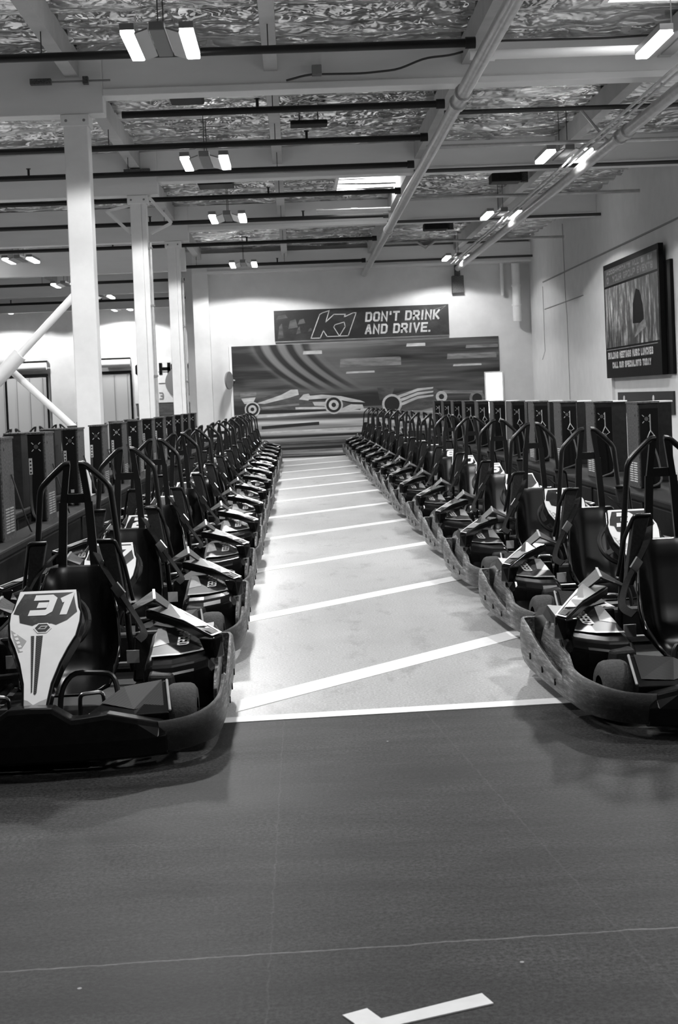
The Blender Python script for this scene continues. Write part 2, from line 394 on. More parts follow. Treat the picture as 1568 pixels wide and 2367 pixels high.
# right wall
w = MB(); w.box(6.25, 6.5, 4, WALLY + .25, 0, 5.7, M['wall'])
w.box(6.19, 6.249, 27.7, 30.4, 0, 3.40, M['wall'])          # shallow pier beside the poster
struct(w.build('wall_right'), 'pale side wall on the right')
w = MB(); w.box(6.23, 6.249, 8, 35.2, 4.09, 4.12, M['midgrey']); w.box(6.235, 6.249, 30.4, 35.1, 3.42, 3.44, M['midgrey'])
struct(w.build('trim_3'), 'joint strips along the right wall')
# left hall far wall
w = MB(); w.box(-30, -2.5, 50.4, 50.7, 0, 6.6, M['wall'])
for x in (-8.5, -15.5): w.box(x, x + .9, 50.2, 50.4, 0, 4.2, M['wall'])
struct(w.build('wall_far_left'), 'far wall of the hall beyond the columns')
w = MB(); w.box(-2.75, -2.5, WALLY + .26, 50.4, 0, 5.6, M['wall'])
struct(w.build('wall_divider'), 'divider wall running back from the mural wall')
w = MB(); w.box(-30.3, -30, -6, 50.7, 0, 6.6, M['wall'])
struct(w.build('wall_left'), 'distant left wall of the hall')

# foil ceiling: sags between lateral joists
f = MB(); NX, NY = 92, 440; X0, X1, Y0_, Y1_ = -29.9, 6.3, 4.0, 50.4
vs = []
rnd = random.Random(3)
for j in range(NY + 1):
    y = Y0_ + (Y1_ - Y0_) * j / NY
    for i in range(NX + 1):
        x = X0 + (X1 - X0) * i / NX
        sag = abs(math.sin(PI * y / .61)) ** .8
        z = 5.50 - .11 * sag * (.85 + .3 * rnd.random()) + rnd.uniform(-.006, .006)
        vs.append((x, y, z))
fs = [(j * (NX + 1) + i, j * (NX + 1) + i + 1, (j + 1) * (NX + 1) + i + 1, (j + 1) * (NX + 1) + i) for j in range(NY) for i in range(NX)]
f.add(vs, fs, M['foil'], True)
struct(f.build('ceiling', fix=False), 'silver foil insulated roof underside')

# skylights
for i, (x0, x1, y0, y1) in enumerate(((.95, 2.2, 25.4, 27.5), (3.35, 4.9, 12.4, 14.55), (-9, -7.6, 20, 22.3), (-9, -7.6, 33, 35.3))):
    fr = MB(); fr.box(x0 - .06, x1 + .06, y0 - .06, y0, 5.36, 5.5, M['whitepipe']); fr.box(x0 - .06, x1 + .06, y1, y1 + .06, 5.36, 5.5, M['whitepipe'])
    fr.box(x0 - .06, x0, y0, y1, 5.36, 5.5, M['whitepipe']); fr.box(x1, x1 + .06, y0, y1, 5.36, 5.5, M['whitepipe'])
    o = struct(fr.build('window_%d' % (i + 1)), 'bright rectangular skylight in the roof')
    p = MB(); p.box(x0, x1, y0, y1, 5.40, 5.42, M['sky_em']); p.build('pane', o)

# roof beams across the hall
BY = [16.1, 22.4, 28.8, 35.2, 41.6, 48.0, 9.8]
blabel = ['deep painted roof beam nearest the camera, over the first column', 'painted roof beam over the second column', 'painted roof beam over the third column',
          'painted roof beam just in front of the mural wall', 'painted roof beam across the far left hall, behind the mural wall line', 'painted roof beam across the far left hall, furthest back', None]
for i, y in enumerate(BY[:6]):
    b = MB(); xr = 6.25 if i < 4 else -2.76
    if i == 3: xr = -2.55
    b.box(-2.0, xr, y, y + .22, 4.97, 5.42, M['beam']) if i < 3 else None
    if i < 3: b.box(-2.0, xr, y - .03, y + .25, 4.92, 5.0, M['beam'])
    b.box(-29.9, min(-2.0, xr), y - .02, y + .24, 4.73, 5.42, M['beam'])
    if i < 3:
        o = b.build('roof_beam', bevel=.008)
    else: o = b.build('roof_beam')
    tag(o, blabel[i], 'beam', 'painted roof beams across the hall')
# purlins
pl = {-2.33: 'painted purlin under the foil roof, above the row of columns', -.12: 'painted purlin under the foil roof, between the columns and the big pipe', 2.1: 'painted purlin under the foil roof, above the near side of the big pipe', 4.32: 'painted purlin under the foil roof, nearest the right wall'}
for x, lab in pl.items():
    b = MB(); b.box(x - .075, x + .075, 7, WALLY - .4, 5.14, 5.42, M['purlin'])
    tag(b.build('roof_purlin'), lab, 'purlin', 'purlins running down the hall')
for x in (-6.8, -11.2, -15.6):
    b = MB(); b.box(x - .075, x + .075, 9, 50, 5.14, 5.42, M['purlin'])
    tag(b.build('roof_purlin'), 'painted purlin in the left hall beyond the columns', 'purlin', 'purlins of the left hall')

# columns
def column(y, lab, extra):
    r = empty('steel_column', (-2.32, y + .12, 0)); tag(r, lab, 'column', 'white steel columns along the left')
    if extra == 0:
        b = MB(); b.box(-.135, .135, -.135, .135, 0, 4.70, M['steel']); b.build('post', r, bevel=.012)
    else:
        b = MB(); b.box(-.125, .045, -.12, .12, 0, 4.70, M['steel']); b.box(.045, .125, -.10, .10, 0, 4.70, M['steel']); b.build('post', r, bevel=.01)
    b = MB(); b.box(-.16, .155, -.16, .16, 4.60, 4.727, M['steel'])
    for bx in (-.1, .1): b.lathe([(-.165, 0), (-.165, .018), (-.15, .018)], (bx, 0, 4.66), M['midgrey'], 'y', 8)
    b.build('cap_plate', r, bevel=.006)
    b = MB(); b.box(-.14, .14, -.2, .2, 0, .02, M['steel']); b.build('base_plate', r)
    if extra:
        b = MB(); b.tube([(.16, -.05, .02), (.16, -.05, 4.0)], .022, M['pipe'], 8)
        for z in (1.9, 3.0, 3.9): b.box(.12, .19, -.08, -.02, z, z + .03, M['midgrey'])
        b.build('conduit', r)
    return r
column(16.1, 'nearest and widest of the white steel columns on the left', 0)
c2 = column(22.4, 'second white steel column, with conduit and knee braces at its head', 1)
b = MB(); b.beam((-.13, 0, 4.15), (-.5, 0, 4.52), .05, .06, M['steel'], (0, 1, 0)); b.beam((-.5, 0, 4.52), (-.13, 0, 4.60), .04, .04, M['steel'], (0, 1, 0)); b.build('knee_brace', c2)
b = MB(); b.beam((.18, 0, 4.15), (.5, 0, 4.3), .04, .04, M['steel'], (0, 1, 0)); b.beam((.5, 0, 4.3), (.16, 0, 4.72), .05, .06, M['steel'], (0, 1, 0)); b.build('knee_brace', c2)
column(28.8, 'third white steel column, closest to the mural wall', 1)

# cross brace behind the first column (in the plane between columns two rows over)
r = empty('cross_brace', (-4.3, 21.6, 0)); tag(r, 'white steel cross brace between posts in the left hall', 'brace')
b = MB(); b.tube([(-1.9, 0, 0.2), (1.1, 0, 3.2)], .06, M['steel'], 10); b.tube([(-.6, 0, 1.5), (.2, 0, 2.3)], .115, M['steel'], 12); b.build('brace_tube', r)
b = MB(); b.tube([(-1.9, .16, 4.0), (1.3, .16, .8)], .055, M['steel'], 10); b.build('brace_tube', r)
b = MB(); b.box(-1.95, -1.75, -.1, .25, 0, 4.72, M['steel']); b.build('post', r)
# slim posts of the left hall
for x, y, lab in ((-8.9, 29.0, 'slim white post in the left hall'), (-11.4, 41.5, 'slim white post far off in the left hall')):
    b = MB(); b.box(x - .12, x + .12, y - .12, y + .12, 0, 4.73, M['steel']); tag(b.build('steel_post', bevel=.01), lab, 'column')

# ---------------------------------------------------------------- pipes and services
def pipe(name, pts, r, mat, label, cat='pipe', group=None, n=12, coup=(), sm=0):
    b = MB(); b.tube(pts, r, mat, n, True, sm)
    for (p, d) in coup:
        p = Vector(p); d = Vector(d).normalized(); b.tube([p - d * .06, p + d * .06], r * 1.3, mat, n)
    return tag(b.build(name), label, cat, group)
pipe('big_pipe', [(1.93, 6, 4.65), (1.93, WALLY - .01, 4.65)], .075, M['pipe'], 'large grey pipe running down the hall above the aisle', coup=[((1.93, 15.3, 4.65), (0, 1, 0)), ((1.93, 15.8, 4.65), (0, 1, 0)), ((1.93, 27.6, 4.65), (0, 1, 0))])
pipe('big_pipe', [(4.31, 6, 4.65), (4.31, WALLY - .6, 4.65)], .075, M['pipe'], 'large grey pipe running down the hall beside the right wall', coup=[((4.31, 17.9, 4.65), (0, 1, 0)), ((4.31, 18.3, 4.65), (0, 1, 0))])
for k, (dx, dz) in enumerate(((-.14, .05), (-.185, .01), (-.235, .05), (-.28, .0))):
    pipe('conduit', [(4.31 + dx, 7, 4.68 + dz), (4.31 + dx, 35.6, 4.68 + dz)], .014, M['pipe'], 'thin conduit in the bundle beside the right-hand big pipe', 'conduit', 'conduits bundled beside the right-hand pipe', 6)
SPY = [(14.1, -30, 1.9, 0), (17.0, -1.9, 1.9, 1), (19.15, -30, 1.9, 2), (21.35, -30, 1.9, 3), (24.05, -30, 1.9, 4), (27.2, -30, 1.9, 5), (31.1, -30, 1.9, 6), (36.0, -30, 1.9, 7), (39.5, -30, -2.8, 8), (42.5, -30, -2.8, 9), (46.3, -30, -2.8, 10)]
ordn = ['nearest the camera', 'second', 'third', 'fourth', 'fifth', 'sixth', 'seventh', 'eighth, nearest the mural wall']
for y, x0, x1, k in SPY:
    if k < 8:
        lab = 'black sprinkler pipe across the roof left of the big pipe, ' + ordn[k] + ('' if k in (0, 7) else ' from the camera')
    else: lab = 'black sprinkler pipe in the far left hall beyond the mural wall line, ' + ['nearest', 'middle', 'furthest'][k - 8] + ' of three'
    r = empty('sprinkler_pipe', (x0, y, 4.89)); tag(r, lab, 'pipe', 'black sprinkler pipes')
    b = MB(); b.tube([(0, 0, 0), (x1 - x0, 0, 0)], .042, M['blackpipe'], 10)
    if k < 8: b.tube([(x1 - x0 - .08, 0, 0), (x1 - x0 + .02, 0, 0)], .058, M['blackpipe'], 10)
    b.build('pipe_run', r)
    for x in [v * 2.9 - 27 + (k % 3) * .6 for v in range(10)]:
        if x0 < x < x1 - .3:
            b = MB(); b.tube([(x - x0, 0, .03), (x - x0, 0, .13)], .018, M['blackpipe'], 6); b.tube([(x - x0, 0, .13), (x - x0, 0, .14)], .035, M['blackpipe'], 8); b.build('sprinkler_head', r)
    for x in (-6.8, -2.33, -.12):
        if x0 < x < x1:
            b = MB(); b.tube([(x - x0, 0, .04), (x - x0, 0, .27)], .006, M['cable'], 5); b.build('hanger_rod', r)
pipe('white_pipe', [(1.95, 14.8, 4.93), (6.2, 14.8, 4.93)], .05, M['whitepipe'], 'bright white pipe from the big pipe to the right wall before the first beam', coup=[((2.15, 14.8, 4.93), (1, 0, 0)), ((3.85, 14.8, 4.93), (1, 0, 0))])
for i, y in enumerate((17.6, 20.0, 22.1, 25.2, 28.4, 32.3, 36.6)):
    lab = 'dark grey branch pipe right of the big pipe, ' + ['nearest the camera', 'second from the camera', 'third from the camera', 'fourth from the camera', 'fifth from the camera', 'sixth from the camera', 'nearest the mural wall'][i]
    if i == 5: pts = [(1.98, y, 4.9), (2.9, y, 4.9), (3.1, y, 4.76), (3.3, y, 4.9), (6.245, y, 4.9)]
    else: pts = [(1.98, y, 4.9), (6.245, y, 4.9)]
    pipe('branch_pipe', pts, .03, M['cable'] if i % 2 == 0 else M['pipe'], lab, 'pipe', 'branch pipes right of the big pipe', 8)
pipe('white_branch_pipe', [(.55, 25.6, 4.80), (1.85, 25.6, 4.80)], .028, M['whitepipe'], 'short white pipe under the bright skylight', coup=[((.58, 25.6, 4.8), (1, 0, 0)), ((1.2, 25.6, 4.8), (1, 0, 0))])
pipe('beam_cable', [(.05, 15.98, 5.0), (.3, 15.98, 5.06), (.9, 15.98, 5.05), (1.3, 15.98, 5.08), (1.6, 15.9, 5.18), (1.9, 15.9, 5.2), (2.4, 15.9, 5.34), (3.6, 15.9, 5.33), (4.6, 15.9, 5.36)], .013, M['cable'], 'dark cable looping along the first roof beam', 'cable', n=6, sm=.1)
b = MB(); b.box(.34, .45, 15.95, 16.06, 5.05, 5.16, M['midgrey']); tag(b.build('junction_box', bevel=.005), 'small grey junction box on the first roof beam', 'junction box')
b = MB()
b.box(-2.78, -1.9, 15.98, 16.02, 5.07, 5.085, M['midgrey']); b.box(-2.78, -2.55, 15.95, 16.03, 5.05, 5.11, M['gal']); b.box(-2.2, -2.14, 15.95, 16.03, 5.04, 5.12, M['gal'])
tag(b.build('strut_channel'), 'slotted metal strut fixed across the first roof beam above the column', 'bracket')
b = MB(); b.box(-2.5, -2.1, 22.25, 22.37, 5.06, 5.12, M['gal']); tag(b.build('strut_channel'), 'slotted metal strut on the second roof beam', 'bracket')
# small roof-hung units
for (x, y, z, sx, sy, sz, lab) in ((-1.15, 17.3, 5.08, .2, .2, .16, 'small dark speaker under the foil behind the first beam'), (.34, 19.3, 5.12, .25, .15, .06, 'flat dark unit under the foil between the first two beams'),
                                   (-1.2, 24.6, 5.15, .3, .3, .12, 'dark rectangular unit under the foil behind the second beam')):
    r = empty('roof_unit', (x, y, z)); tag(r, lab, 'unit')
    b = MB(); b.box(-sx, sx, -sy, sy, 0, sz, M['box']); b.build('housing', r, bevel=.02)
    for q in (-1, 1): b = MB(); b.tube([(q * sx * .5, 0, sz), (q * sx * .5, 0, 5.47 - z)], .008, M['cable'], 5); b.build('hanger', r)
for (x, y, lab) in ((3.85, 24.7, 'dark gas heater under the roof right of the bright skylight'), (3.3, 31.4, 'dark gas heater under the roof near the mural wall')):
    r = empty('roof_heater', (x, y, 4.95)); tag(r, lab, 'heater')
    b = MB(); b.box(-.32, .2, -.2, .2, .1, .25, M['box']); b.build('housing', r, bevel=.02)
    b = MB(); b.tube([(.27, 0, .1), (.27, 0, .5)], .07, M['gal'], 12); b.build('flue', r)
# right corner ducts
r = empty('drain_pipe', (5.85, WALLY - .25, 0)); tag(r, 'stout white downpipe in the far right corner below the roof', 'pipe')
b = MB(); b.tube([(0, 0, 3.25), (0, 0, 4.75)], .11, M['steel'], 14); b.build('pipe_run', r)
for z in (3.65, 4.15): b = MB(); b.tube([(0, 0, z), (0, 0, z + .05)], .13, M['steel'], 14); b.build('collar', r)
b = MB(); b.tube([(5.5, WALLY - .15, 3.95), (5.5, WALLY - .15, 4.78)], .045, M['steel'], 10); tag(b.build('short_downpipe'), 'thin short downpipe left of the stout one in the corner', 'pipe')
b = MB(); b.box(4.2, 4.5, WALLY - .2, WALLY - .005, 4.05, 4.5, M['gal']); b.box(4.28, 4.42, WALLY - .16, WALLY - .01, 4.5, 4.9, M['gal']); tag(b.build('wall_box', bevel=.01), 'pale metal box on the back wall where the right pipe ends', 'box')
pipe('wall_conduit', [(6.235, 32.4, 5.2), (6.23, 32.3, 3.5), (6.23, 32.2, 3.1), (6.23, 32.2, 1.2)], .006, M['midgrey'], 'thin conduit dropping down the right wall beyond the poster', 'conduit', n=6)
pipe('wall_conduit', [(6.23, 35.2, 4.0), (6.23, 35.2, 2.4), (6.23, 35.6, 2.2)], .006, M['midgrey'], 'short thin conduit on the right wall near the corner', 'conduit', n=6)
pipe('strut_bar', [(3.85, 18.8, 5.2), (4.28, 18.8, 4.66)], .02, M['pipe'], 'diagonal hanger strut at the right-hand big pipe', 'bracket', n=6)

# ---------------------------------------------------------------- hall lamps
def make_lamp():
    r = empty('hall_lamp', (0, 0, 4.78))
    b = MB(); b.box(-.07, .07, -.5, .5, .02, .10, M['midgrey']); b.build('ballast', r, bevel=.01)
    for s in (-1, 1):
        b = MB(); x0, x1 = (.06 * s, .34 * s)
        b.hull8([(.08 * s, -.5, .03), (.20 * s, -.5, -.01), (.20 * s, .5, -.01), (.08 * s, .5, .03)], [(.08 * s, -.5, .045), (.20 * s, -.5, .005), (.20 * s, .5, .005), (.08 * s, .5, .045)], M['reflector'])
        b.box(min(.2 * s, .33 * s), max(.2 * s, .33 * s), -.5, .5, .03, .09, M['reflector']); b.build('reflector', r)
        b = MB(); b.box(min(.205 * s, .325 * s), max(.205 * s, .325 * s), -.5, .5, -.012, .03, M['tube_em']); b.build('lamp_tube', r, bevel=.008)
    for y in (-.3, .3):
        b = MB(); b.tube([(0, y, .1), (0, y, .69)], .006, M['cable'], 5); b.build('hanger', r)
    return r
lamp0 = make_lamp()
LAMPS = [(-1.1, 13.38, 'nearest of the left line, above the aisle'), (-1.1, 20.0, 'second of the left line, behind the first beam'), (-1.08, 26.1, 'third of the left line'), (-1.12, 35.0, 'last of the left line, close to the mural wall'),
         (3.93, 14.02, 'nearest of the right line, at the frame edge'), (4.0, 20.5, 'second of the right line'), (4.05, 27.1, 'third of the right line'), (4.15, 35.3, 'last of the right line, close to the mural wall'),
         (-5.95, 32.0, 'over the left hall, left of the first column'), (-6.05, 38.8, 'over the left hall, partly behind the first column'), (-5.7, 43.5, 'over the left hall, just right of the first column'),
         (-5.8, 49.2, 'over the left hall, furthest back'), (-9.8, 48.6, 'over the left hall, at the left frame edge'), (-1.1, .6, None), (3.9, .8, None), (-1.1, 6.9, None), (3.9, 7.4, None), (-6.0, 25.2, None), (-6.0, 18.4, None), (-6.0, 11.6, None), (-12, 30, None), (-12, 40, None)]
used = False
for x, y, lab in LAMPS:
    if lab:
        o = lamp0 if not used else copy_tree(lamp0); used = True
        o.location = (x, y, 4.78)
        tag(o, 'lit twin-strip hall lamp, ' + lab, 'lamp', 'twin-strip lamps hung from the roof')
    L = bpy.data.lights.new('lamp_light', 'SPOT'); L.energy = LAMP_W * (.32 if y < 5 else 1)  # dimmed pair is unseen, added behind the camera to put highlights on seats
    L.spot_size = 2 * math.radians(75.5); L.spot_blend = .08; L.shadow_soft_size = .16
    lo = bpy.data.objects.new('lamp_light', L); COL.objects.link(lo); lo.location = (x, y, 4.74)

# ---------------------------------------------------------------- floor lines
def line(pts, lab, name='painted_line'):
    b = MB(); b.poly([(x, y, .0) for x, y in pts], M['line'], (0, 0, .003)); return tag(b.build(name), lab, 'floor line', 'white lines painted on the floor')
line([(-.9, 6.42), (1.65, 6.54), (1.65, 6.66), (-.9, 6.52)], 'white line straight across the aisle where the pale floor starts')
on2 = ['first', 'second', 'third', 'fourth', 'fifth', 'sixth', 'seventh', 'eighth', 'ninth', 'tenth', 'eleventh']
for k in range(11):
    y = 6.80 + 2.74 * k; dx = 0.55 if k else .02
    ya = y - dx * 1.04; yb = y + (1.22 + .32 + .45) * 1.04
    line([(-.32 - dx, ya - .12), (1.67, yb - .12), (1.67, yb + .14), (-.32 - dx, ya + .14)], 'diagonal white bay line, %s from the camera' % on2[k])
line([(.05, 3.315), (.075, 3.27), (.10, 3.2), (.14, 3.20), (.17, 3.245), (.41, 3.335), (.39, 3.395), (.14, 3.285), (.11, 3.345)], 'white angled floor marking alone on the dark floor at the bottom', 'floor_marking')

# ---------------------------------------------------------------- barriers and chargers
def barrier(x0, x1, y0, y1, lab, face):
    r = empty('charger_barrier', ((x0 + x1) / 2, (y0 + y1) / 2, 0)); tag(r, lab, 'barrier'); cx, cy = (x0 + x1) / 2, (y0 + y1) / 2
    hw, hl = (x1 - x0) / 2, (y1 - y0) / 2
    b = MB(); b.box(-hw, hw, -hl, hl, 0.03, .50, M['barrier']); b.build('body', r, bevel=.02)
    b = MB(); b.box(-hw - .02, hw + .02, -hl, hl, .50, .56, M['barriertop']); b.build('ledge', r, bevel=.015)
    n = int(2 * hl / 2.0)
    for i in range(n + 1):
        y = -hl + i * 2.0 + .02; xs = hw if face > 0 else -hw
        b = MB(); b.box(min(xs, xs + .012 * face), max(xs, xs + .012 * face), y, y + .05, .05, .50, M['barriertop']); b.build('joint_strip', r)
barrier(-2.11, -1.93, 8.6, 35.6, 'long black barrier carrying the chargers left of the aisle', 1)
barrier(-2.74, -2.50, 8.6, 35.6, 'black barrier behind the columns carrying the back bank of chargers', 1)
barrier(2.8, 3.5, 9.5, 35.6, 'long black barrier carrying the chargers right of the aisle', -1)

def make_charger(side, hanger):
    """side: +1 vented panel faces +x (left row), -1 faces -x (right row). origin at the aisle-side front bottom corner"""
    r = empty('kart_charger', (0, 0, 0)); s = side
    X = lambda a: -a * s
    W_ = .14 if side > 0 else .18
    def bx(mb, a0, a1, y0, y1, z0, z1, m_): mb.box(min(X(a0), X(a1)), max(X(a0), X(a1)), y0, y1, z0, z1, m_)
    b = MB(); bx(b, .012, W_, 0, .42, 0, .735 if side < 0 else .70, M['box']); b.build('cabinet', r, bevel=.006)
    b = MB(); bx(b, 0, .012, .01, .41, .0, .735 if side < 0 else .70, M['gal'])
    for i in range(9):
        for j in (0, 1): bx(b, -.004, .0, .07 + j * .15, .19 + j * .15, .05 + i * .02, .06 + i * .02, M['white'] if side < 0 else M['pipe'])
    b.lathe([(0, .012), (.003, 0)] if s > 0 else [(0, .012), (-.003, 0)], (X(-.001), .1, .63), M['tvblack'], 'x', 10)
    b.build('vented_side', r)
    b = MB(); bx(b, -.006, W_ + .008, -.012, .43, .735 if side < 0 else .70, .75 if side < 0 else .715, M['gal']); b.build('top_cover', r)
    b = MB(); bx(b, .02, W_ - .006, -.008, 0, .01, .69, M['tvblack']); b.build('front_panel', r)
    b = MB(); b.lathe([(-.014, 0), (-.014, .018), (-.008, .02)], (X(.07), 0, .60), M['metal'], 'y', 14)
    for a in range(4):
        t = a * PI / 2 + .8; b.beam((X(.07) + .028 * math.cos(t), -.011, .60 + .028 * math.sin(t)), (X(.07) + .05 * math.cos(t), -.011, .60 + .05 * math.sin(t)), .006, .006, M['pipe'], (0, 1, 0))
    b.build('fan_badge', r)
    if side > 0:
        b = MB(); bx(b, .105, .132, -.014, -.008, .38, .51, M['grey'])
        for i in range(4): bx(b, .112, .125, -.016, -.014, .39 + i * .03, .402 + i * .03, M['tvblack'])
        b.build('outlet_plate', r)
        b = MB(); b.tube([(X(.12), -.02, .38), (X(.125), -.025, .2), (X(.11), -.05, .05), (X(.05), -.1, .015)], .012, M['cable'], 6, True, .05); b.build('power_lead', r)
        b = MB(); bx(b, .05, .08, -.014, -.008, .12, .15, M['grey']); b.build('label_plate', r)
    if hanger:
        b = MB(); h = [(X(.10), -.02, .64), (X(.10), -.022, .50), (X(.14), -.03, .44), (X(.10), -.035, .415), (X(.07), -.03, .44), (X(.10), -.022, .50)]
        b.tube(h, .005, M['pipe'], 6); b.build('cable_hook', r)
        b = MB(); b.tube([(X(.09), -.04, .43), (X(.13), -.10, .30), (X(.15), -.2, .06), (X(-.06), -.36, .014)], .009, M['cable'], 8, True, .08); b.build('charge_cable', r)
    else:
        b = MB(); b.tube([(X(-.005), .3, .45), (X(-.07), .32, .2), (X(-.10), .42, .04), (X(-.07), .62, .015)], .006, M['cable'], 8, True, .08); b.build('charge_cable', r)
    return r
cl = make_charger(1, False); cr = make_charger(-1, True)
ordw = ['nearest', 'second', 'third', 'fourth', 'fifth', 'sixth', 'seventh', 'eighth', 'ninth', 'tenth', 'eleventh', 'twelfth', 'thirteenth']
for k in range(12):
    o = cl if k == 0 else copy_tree(cl); o.location = (-2.02, 9.79 + 1.72 * k, .56)
    tag(o, 'dark kart charger on the left barrier, %s from the camera' % ordw[k], 'charger', 'chargers on the left barrier')
for k in range(12):
    o = cr if k == 0 else copy_tree(cr); o.location = (2.95, 10.44 + 1.80 * k, .562)
    tag(o, 'dark kart charger with cable hook on the right barrier, %s from the camera' % ordw[k], 'charger', 'chargers on the right barrier')
# second row of left chargers behind the first (backs of the opposite bank)
for k in range(8):
    b = MB(); y = 11.3 + 1.83 * k; b.box(-2.67, -2.52, y, y + .42, .56, 1.24, M['box']); b.box(-2.68, -2.51, y - .01, y + .43, 1.24, 1.255, M['gal'])
    tag(b.build('kart_charger', bevel=.006), 'plain dark charger back standing behind the left barrier bank, %s from the camera' % ordw[k], 'charger', 'chargers behind the left bank')
for k in range(8):
    b = MB(); y = 13.05 + 1.8 * k; b.box(3.30, 3.46, y, y + .24, .562, 1.29, M['box']); b.box(3.295, 3.30, y + .01, y + .23, .57, 1.28, M['gal']); b.box(3.285, 3.47, y - .01, y + .25, 1.29, 1.305, M['whitepipe'])
    tag(b.build('kart_charger', bevel=.004), 'pale-topped charger back standing behind the right barrier bank, %s from the camera' % ordw[k], 'charger', 'chargers behind the right bank')
# ---------------------------------------------------------------- mural, banner, posters, signs
def Fy(y):
    return lambda u, v, x0=0, z0=0: (x0 + u, y, z0 + v)
b = MB(); my = WALLY - .03
b.box(-1.6, 5.37, my, WALLY - .002, .03, 2.90, M['mural'])
def blob(pts, mat, dy): b.poly([(x, my - dy, z) for x, z in pts], mat)
def disc(x, z, r, mat, dy, n=20, sx=1): b.poly([(x + sx * r * math.cos(2 * PI * k / n), my - dy, z + r * math.sin(2 * PI * k / n)) for k in range(n)], mat)
b.box(-1.58, -1.6 + 2.9, my - .001, my, 1.12, 1.22, M['mdark'])
for x, z, wd, h, mt in ((.25, 2.62, .5, .09, 'mlight'), (2.95, 2.72, .5, .08, 'mlight'), (1.35, 2.08, .75, .05, 'mlight'), (4.15, 2.16, .75, .05, 'mlight'), (1.2, 2.25, 1.6, .22, 'mgrey'), (4.0, 2.35, 1.3, .14, 'mgrey'), (4.5, 2.62, .85, .08, 'mgrey')):
    blob([(x, z), (x + wd, z), (x + wd, z + h * .9), (x + wd * .97, z + h), (x + .02, z + h)], M[mt], .003)
# left race car, nose right
blob([(-1.35, 1.30), (-1.0, 1.22), (1.45, 1.15), (1.68, 1.12), (1.75, 1.20), (1.1, 1.40), (.3, 1.42), (.15, 1.52), (-.1, 1.70), (-.35, 1.72), (-.9, 1.50), (-1.0, 1.40)], M['mmid'], .004)
blob([(-1.0, 1.40), (-.35, 1.60), (-.1, 1.72), (.08, 1.72), (.10, 1.58), (-.2, 1.50), (-.8, 1.38)], M['mlight'], .006)
blob([(.25, 1.44), (.9, 1.46), (1.45, 1.34), (1.82, 1.31), (1.7, 1.37), (1.2, 1.50), (.7, 1.56), (.3, 1.54)], M['mlight'], .006)
blob([(.1, 1.46), (.22, 1.58), (.36, 1.60), (.42, 1.50), (.34, 1.42)], M['mlight'], .007); blob([(-.9, 1.30), (.1, 1.36), (.1, 1.31), (-.85, 1.24)], M['mgrey'], .006)
blob([(.45, 1.38), (.95, 1.36), (.9, 1.25), (.5, 1.28)], M['mlight'], .006); blob([(.0, 1.20), (.8, 1.18), (.8, 1.24), (.0, 1.26)], M['mlight'], .006)
blob([(-1.42, 1.68), (-1.0, 1.70), (-1.0, 1.60), (-1.42, 1.58)], M['mgrey'], .006); blob([(-1.40, 1.54), (-1.02, 1.56), (-1.10, 1.40), (-1.32, 1.40)], M['mlight'], .006)
blob([(1.45, 1.28), (1.75, 1.26), (1.78, 1.16), (1.2, 1.12), (1.2, 1.18)], M['mlight'], .006)
for (x, z, r) in ((-1.12, 1.25, .20), (1.0, 1.28, .24)):
    disc(x, z, r, M['mlight'], .008); disc(x, z, r * .82, M['mdark'], .009); disc(x, z, r * .55, M['mlight'], .010); disc(x, z, r * .25, M['mdark'], .011)
# right race car, seen from behind
blob([(2.35, 1.25), (2.45, 1.45), (3.1, 1.62), (3.6, 1.66), (3.75, 1.55), (3.9, 1.50), (3.95, 1.2), (3.3, 1.05), (2.7, 1.05)], M['mmid'], .004)
for q in range(3): blob([(2.5 + .1 * q, 1.40 - .08 * q), (3.2, 1.62 - .10 * q), (3.62, 1.64 - .10 * q), (3.60, 1.60 - .10 * q), (3.2, 1.55 - .10 * q), (2.55 + .1 * q, 1.34 - .08 * q)], M['mlight'], .006)
blob([(2.15, 1.68), (2.6, 1.66), (2.5, 1.4), (2.2, 1.35)], M['mmid'], .005); blob([(3.85, 1.55), (4.9, 1.50), (4.9, 1.42), (3.9, 1.46)], M['mgrey'], .005)
disc(2.52, 1.24, .26, M['mlight'], .008); disc(2.52, 1.24, .20, M['mdark'], .009); disc(3.82, 1.38, .15, M['mlight'], .008); disc(3.82, 1.38, .07, M['mdark'], .009); disc(4.75, 1.3, .2, M['mgrey'], .008); disc(4.75, 1.3, .13, M['mdark'], .009)
blob([(-1.0, 1.02), (1.9, 1.10), (1.9, 1.16), (-1.0, 1.08)], M['mlight'], .003); blob([(-.9, .72), (.6, .78), (.6, .86), (-.9, .80)], M['mdark'], .004)
for z, mt in ((.60, 'mlight'), (.46, 'mdark'), (.30, 'mmid'), (.16, 'mdark'), (.08, 'mgrey')): blob([(-1.0, z), (2.2, z + .02), (2.2, z + .08), (-1.0, z + .06)], M[mt], .003)
tag(b.build('race_mural', fix=False), 'wall-wide printed mural of blurred racing cars on the back wall', 'mural')
b = MB(); b.box(-1.66, -1.6, WALLY - .05, WALLY - .002, .03, 2.92, M['white']); struct(b.build('trim_4'), 'white strip along the left edge of the mural')
b = MB(); b.box(5.0, 5.42, WALLY - .045, WALLY - .032, .9, 1.94, M['door_em'])
o = MB(); o.box(4.96, 5.46, WALLY - .043, WALLY - .031, .86, 1.98, M['white']); o = struct(o.build('window_5'), 'small bright lit opening at the right end of the mural'); p = b.build('pane', o)
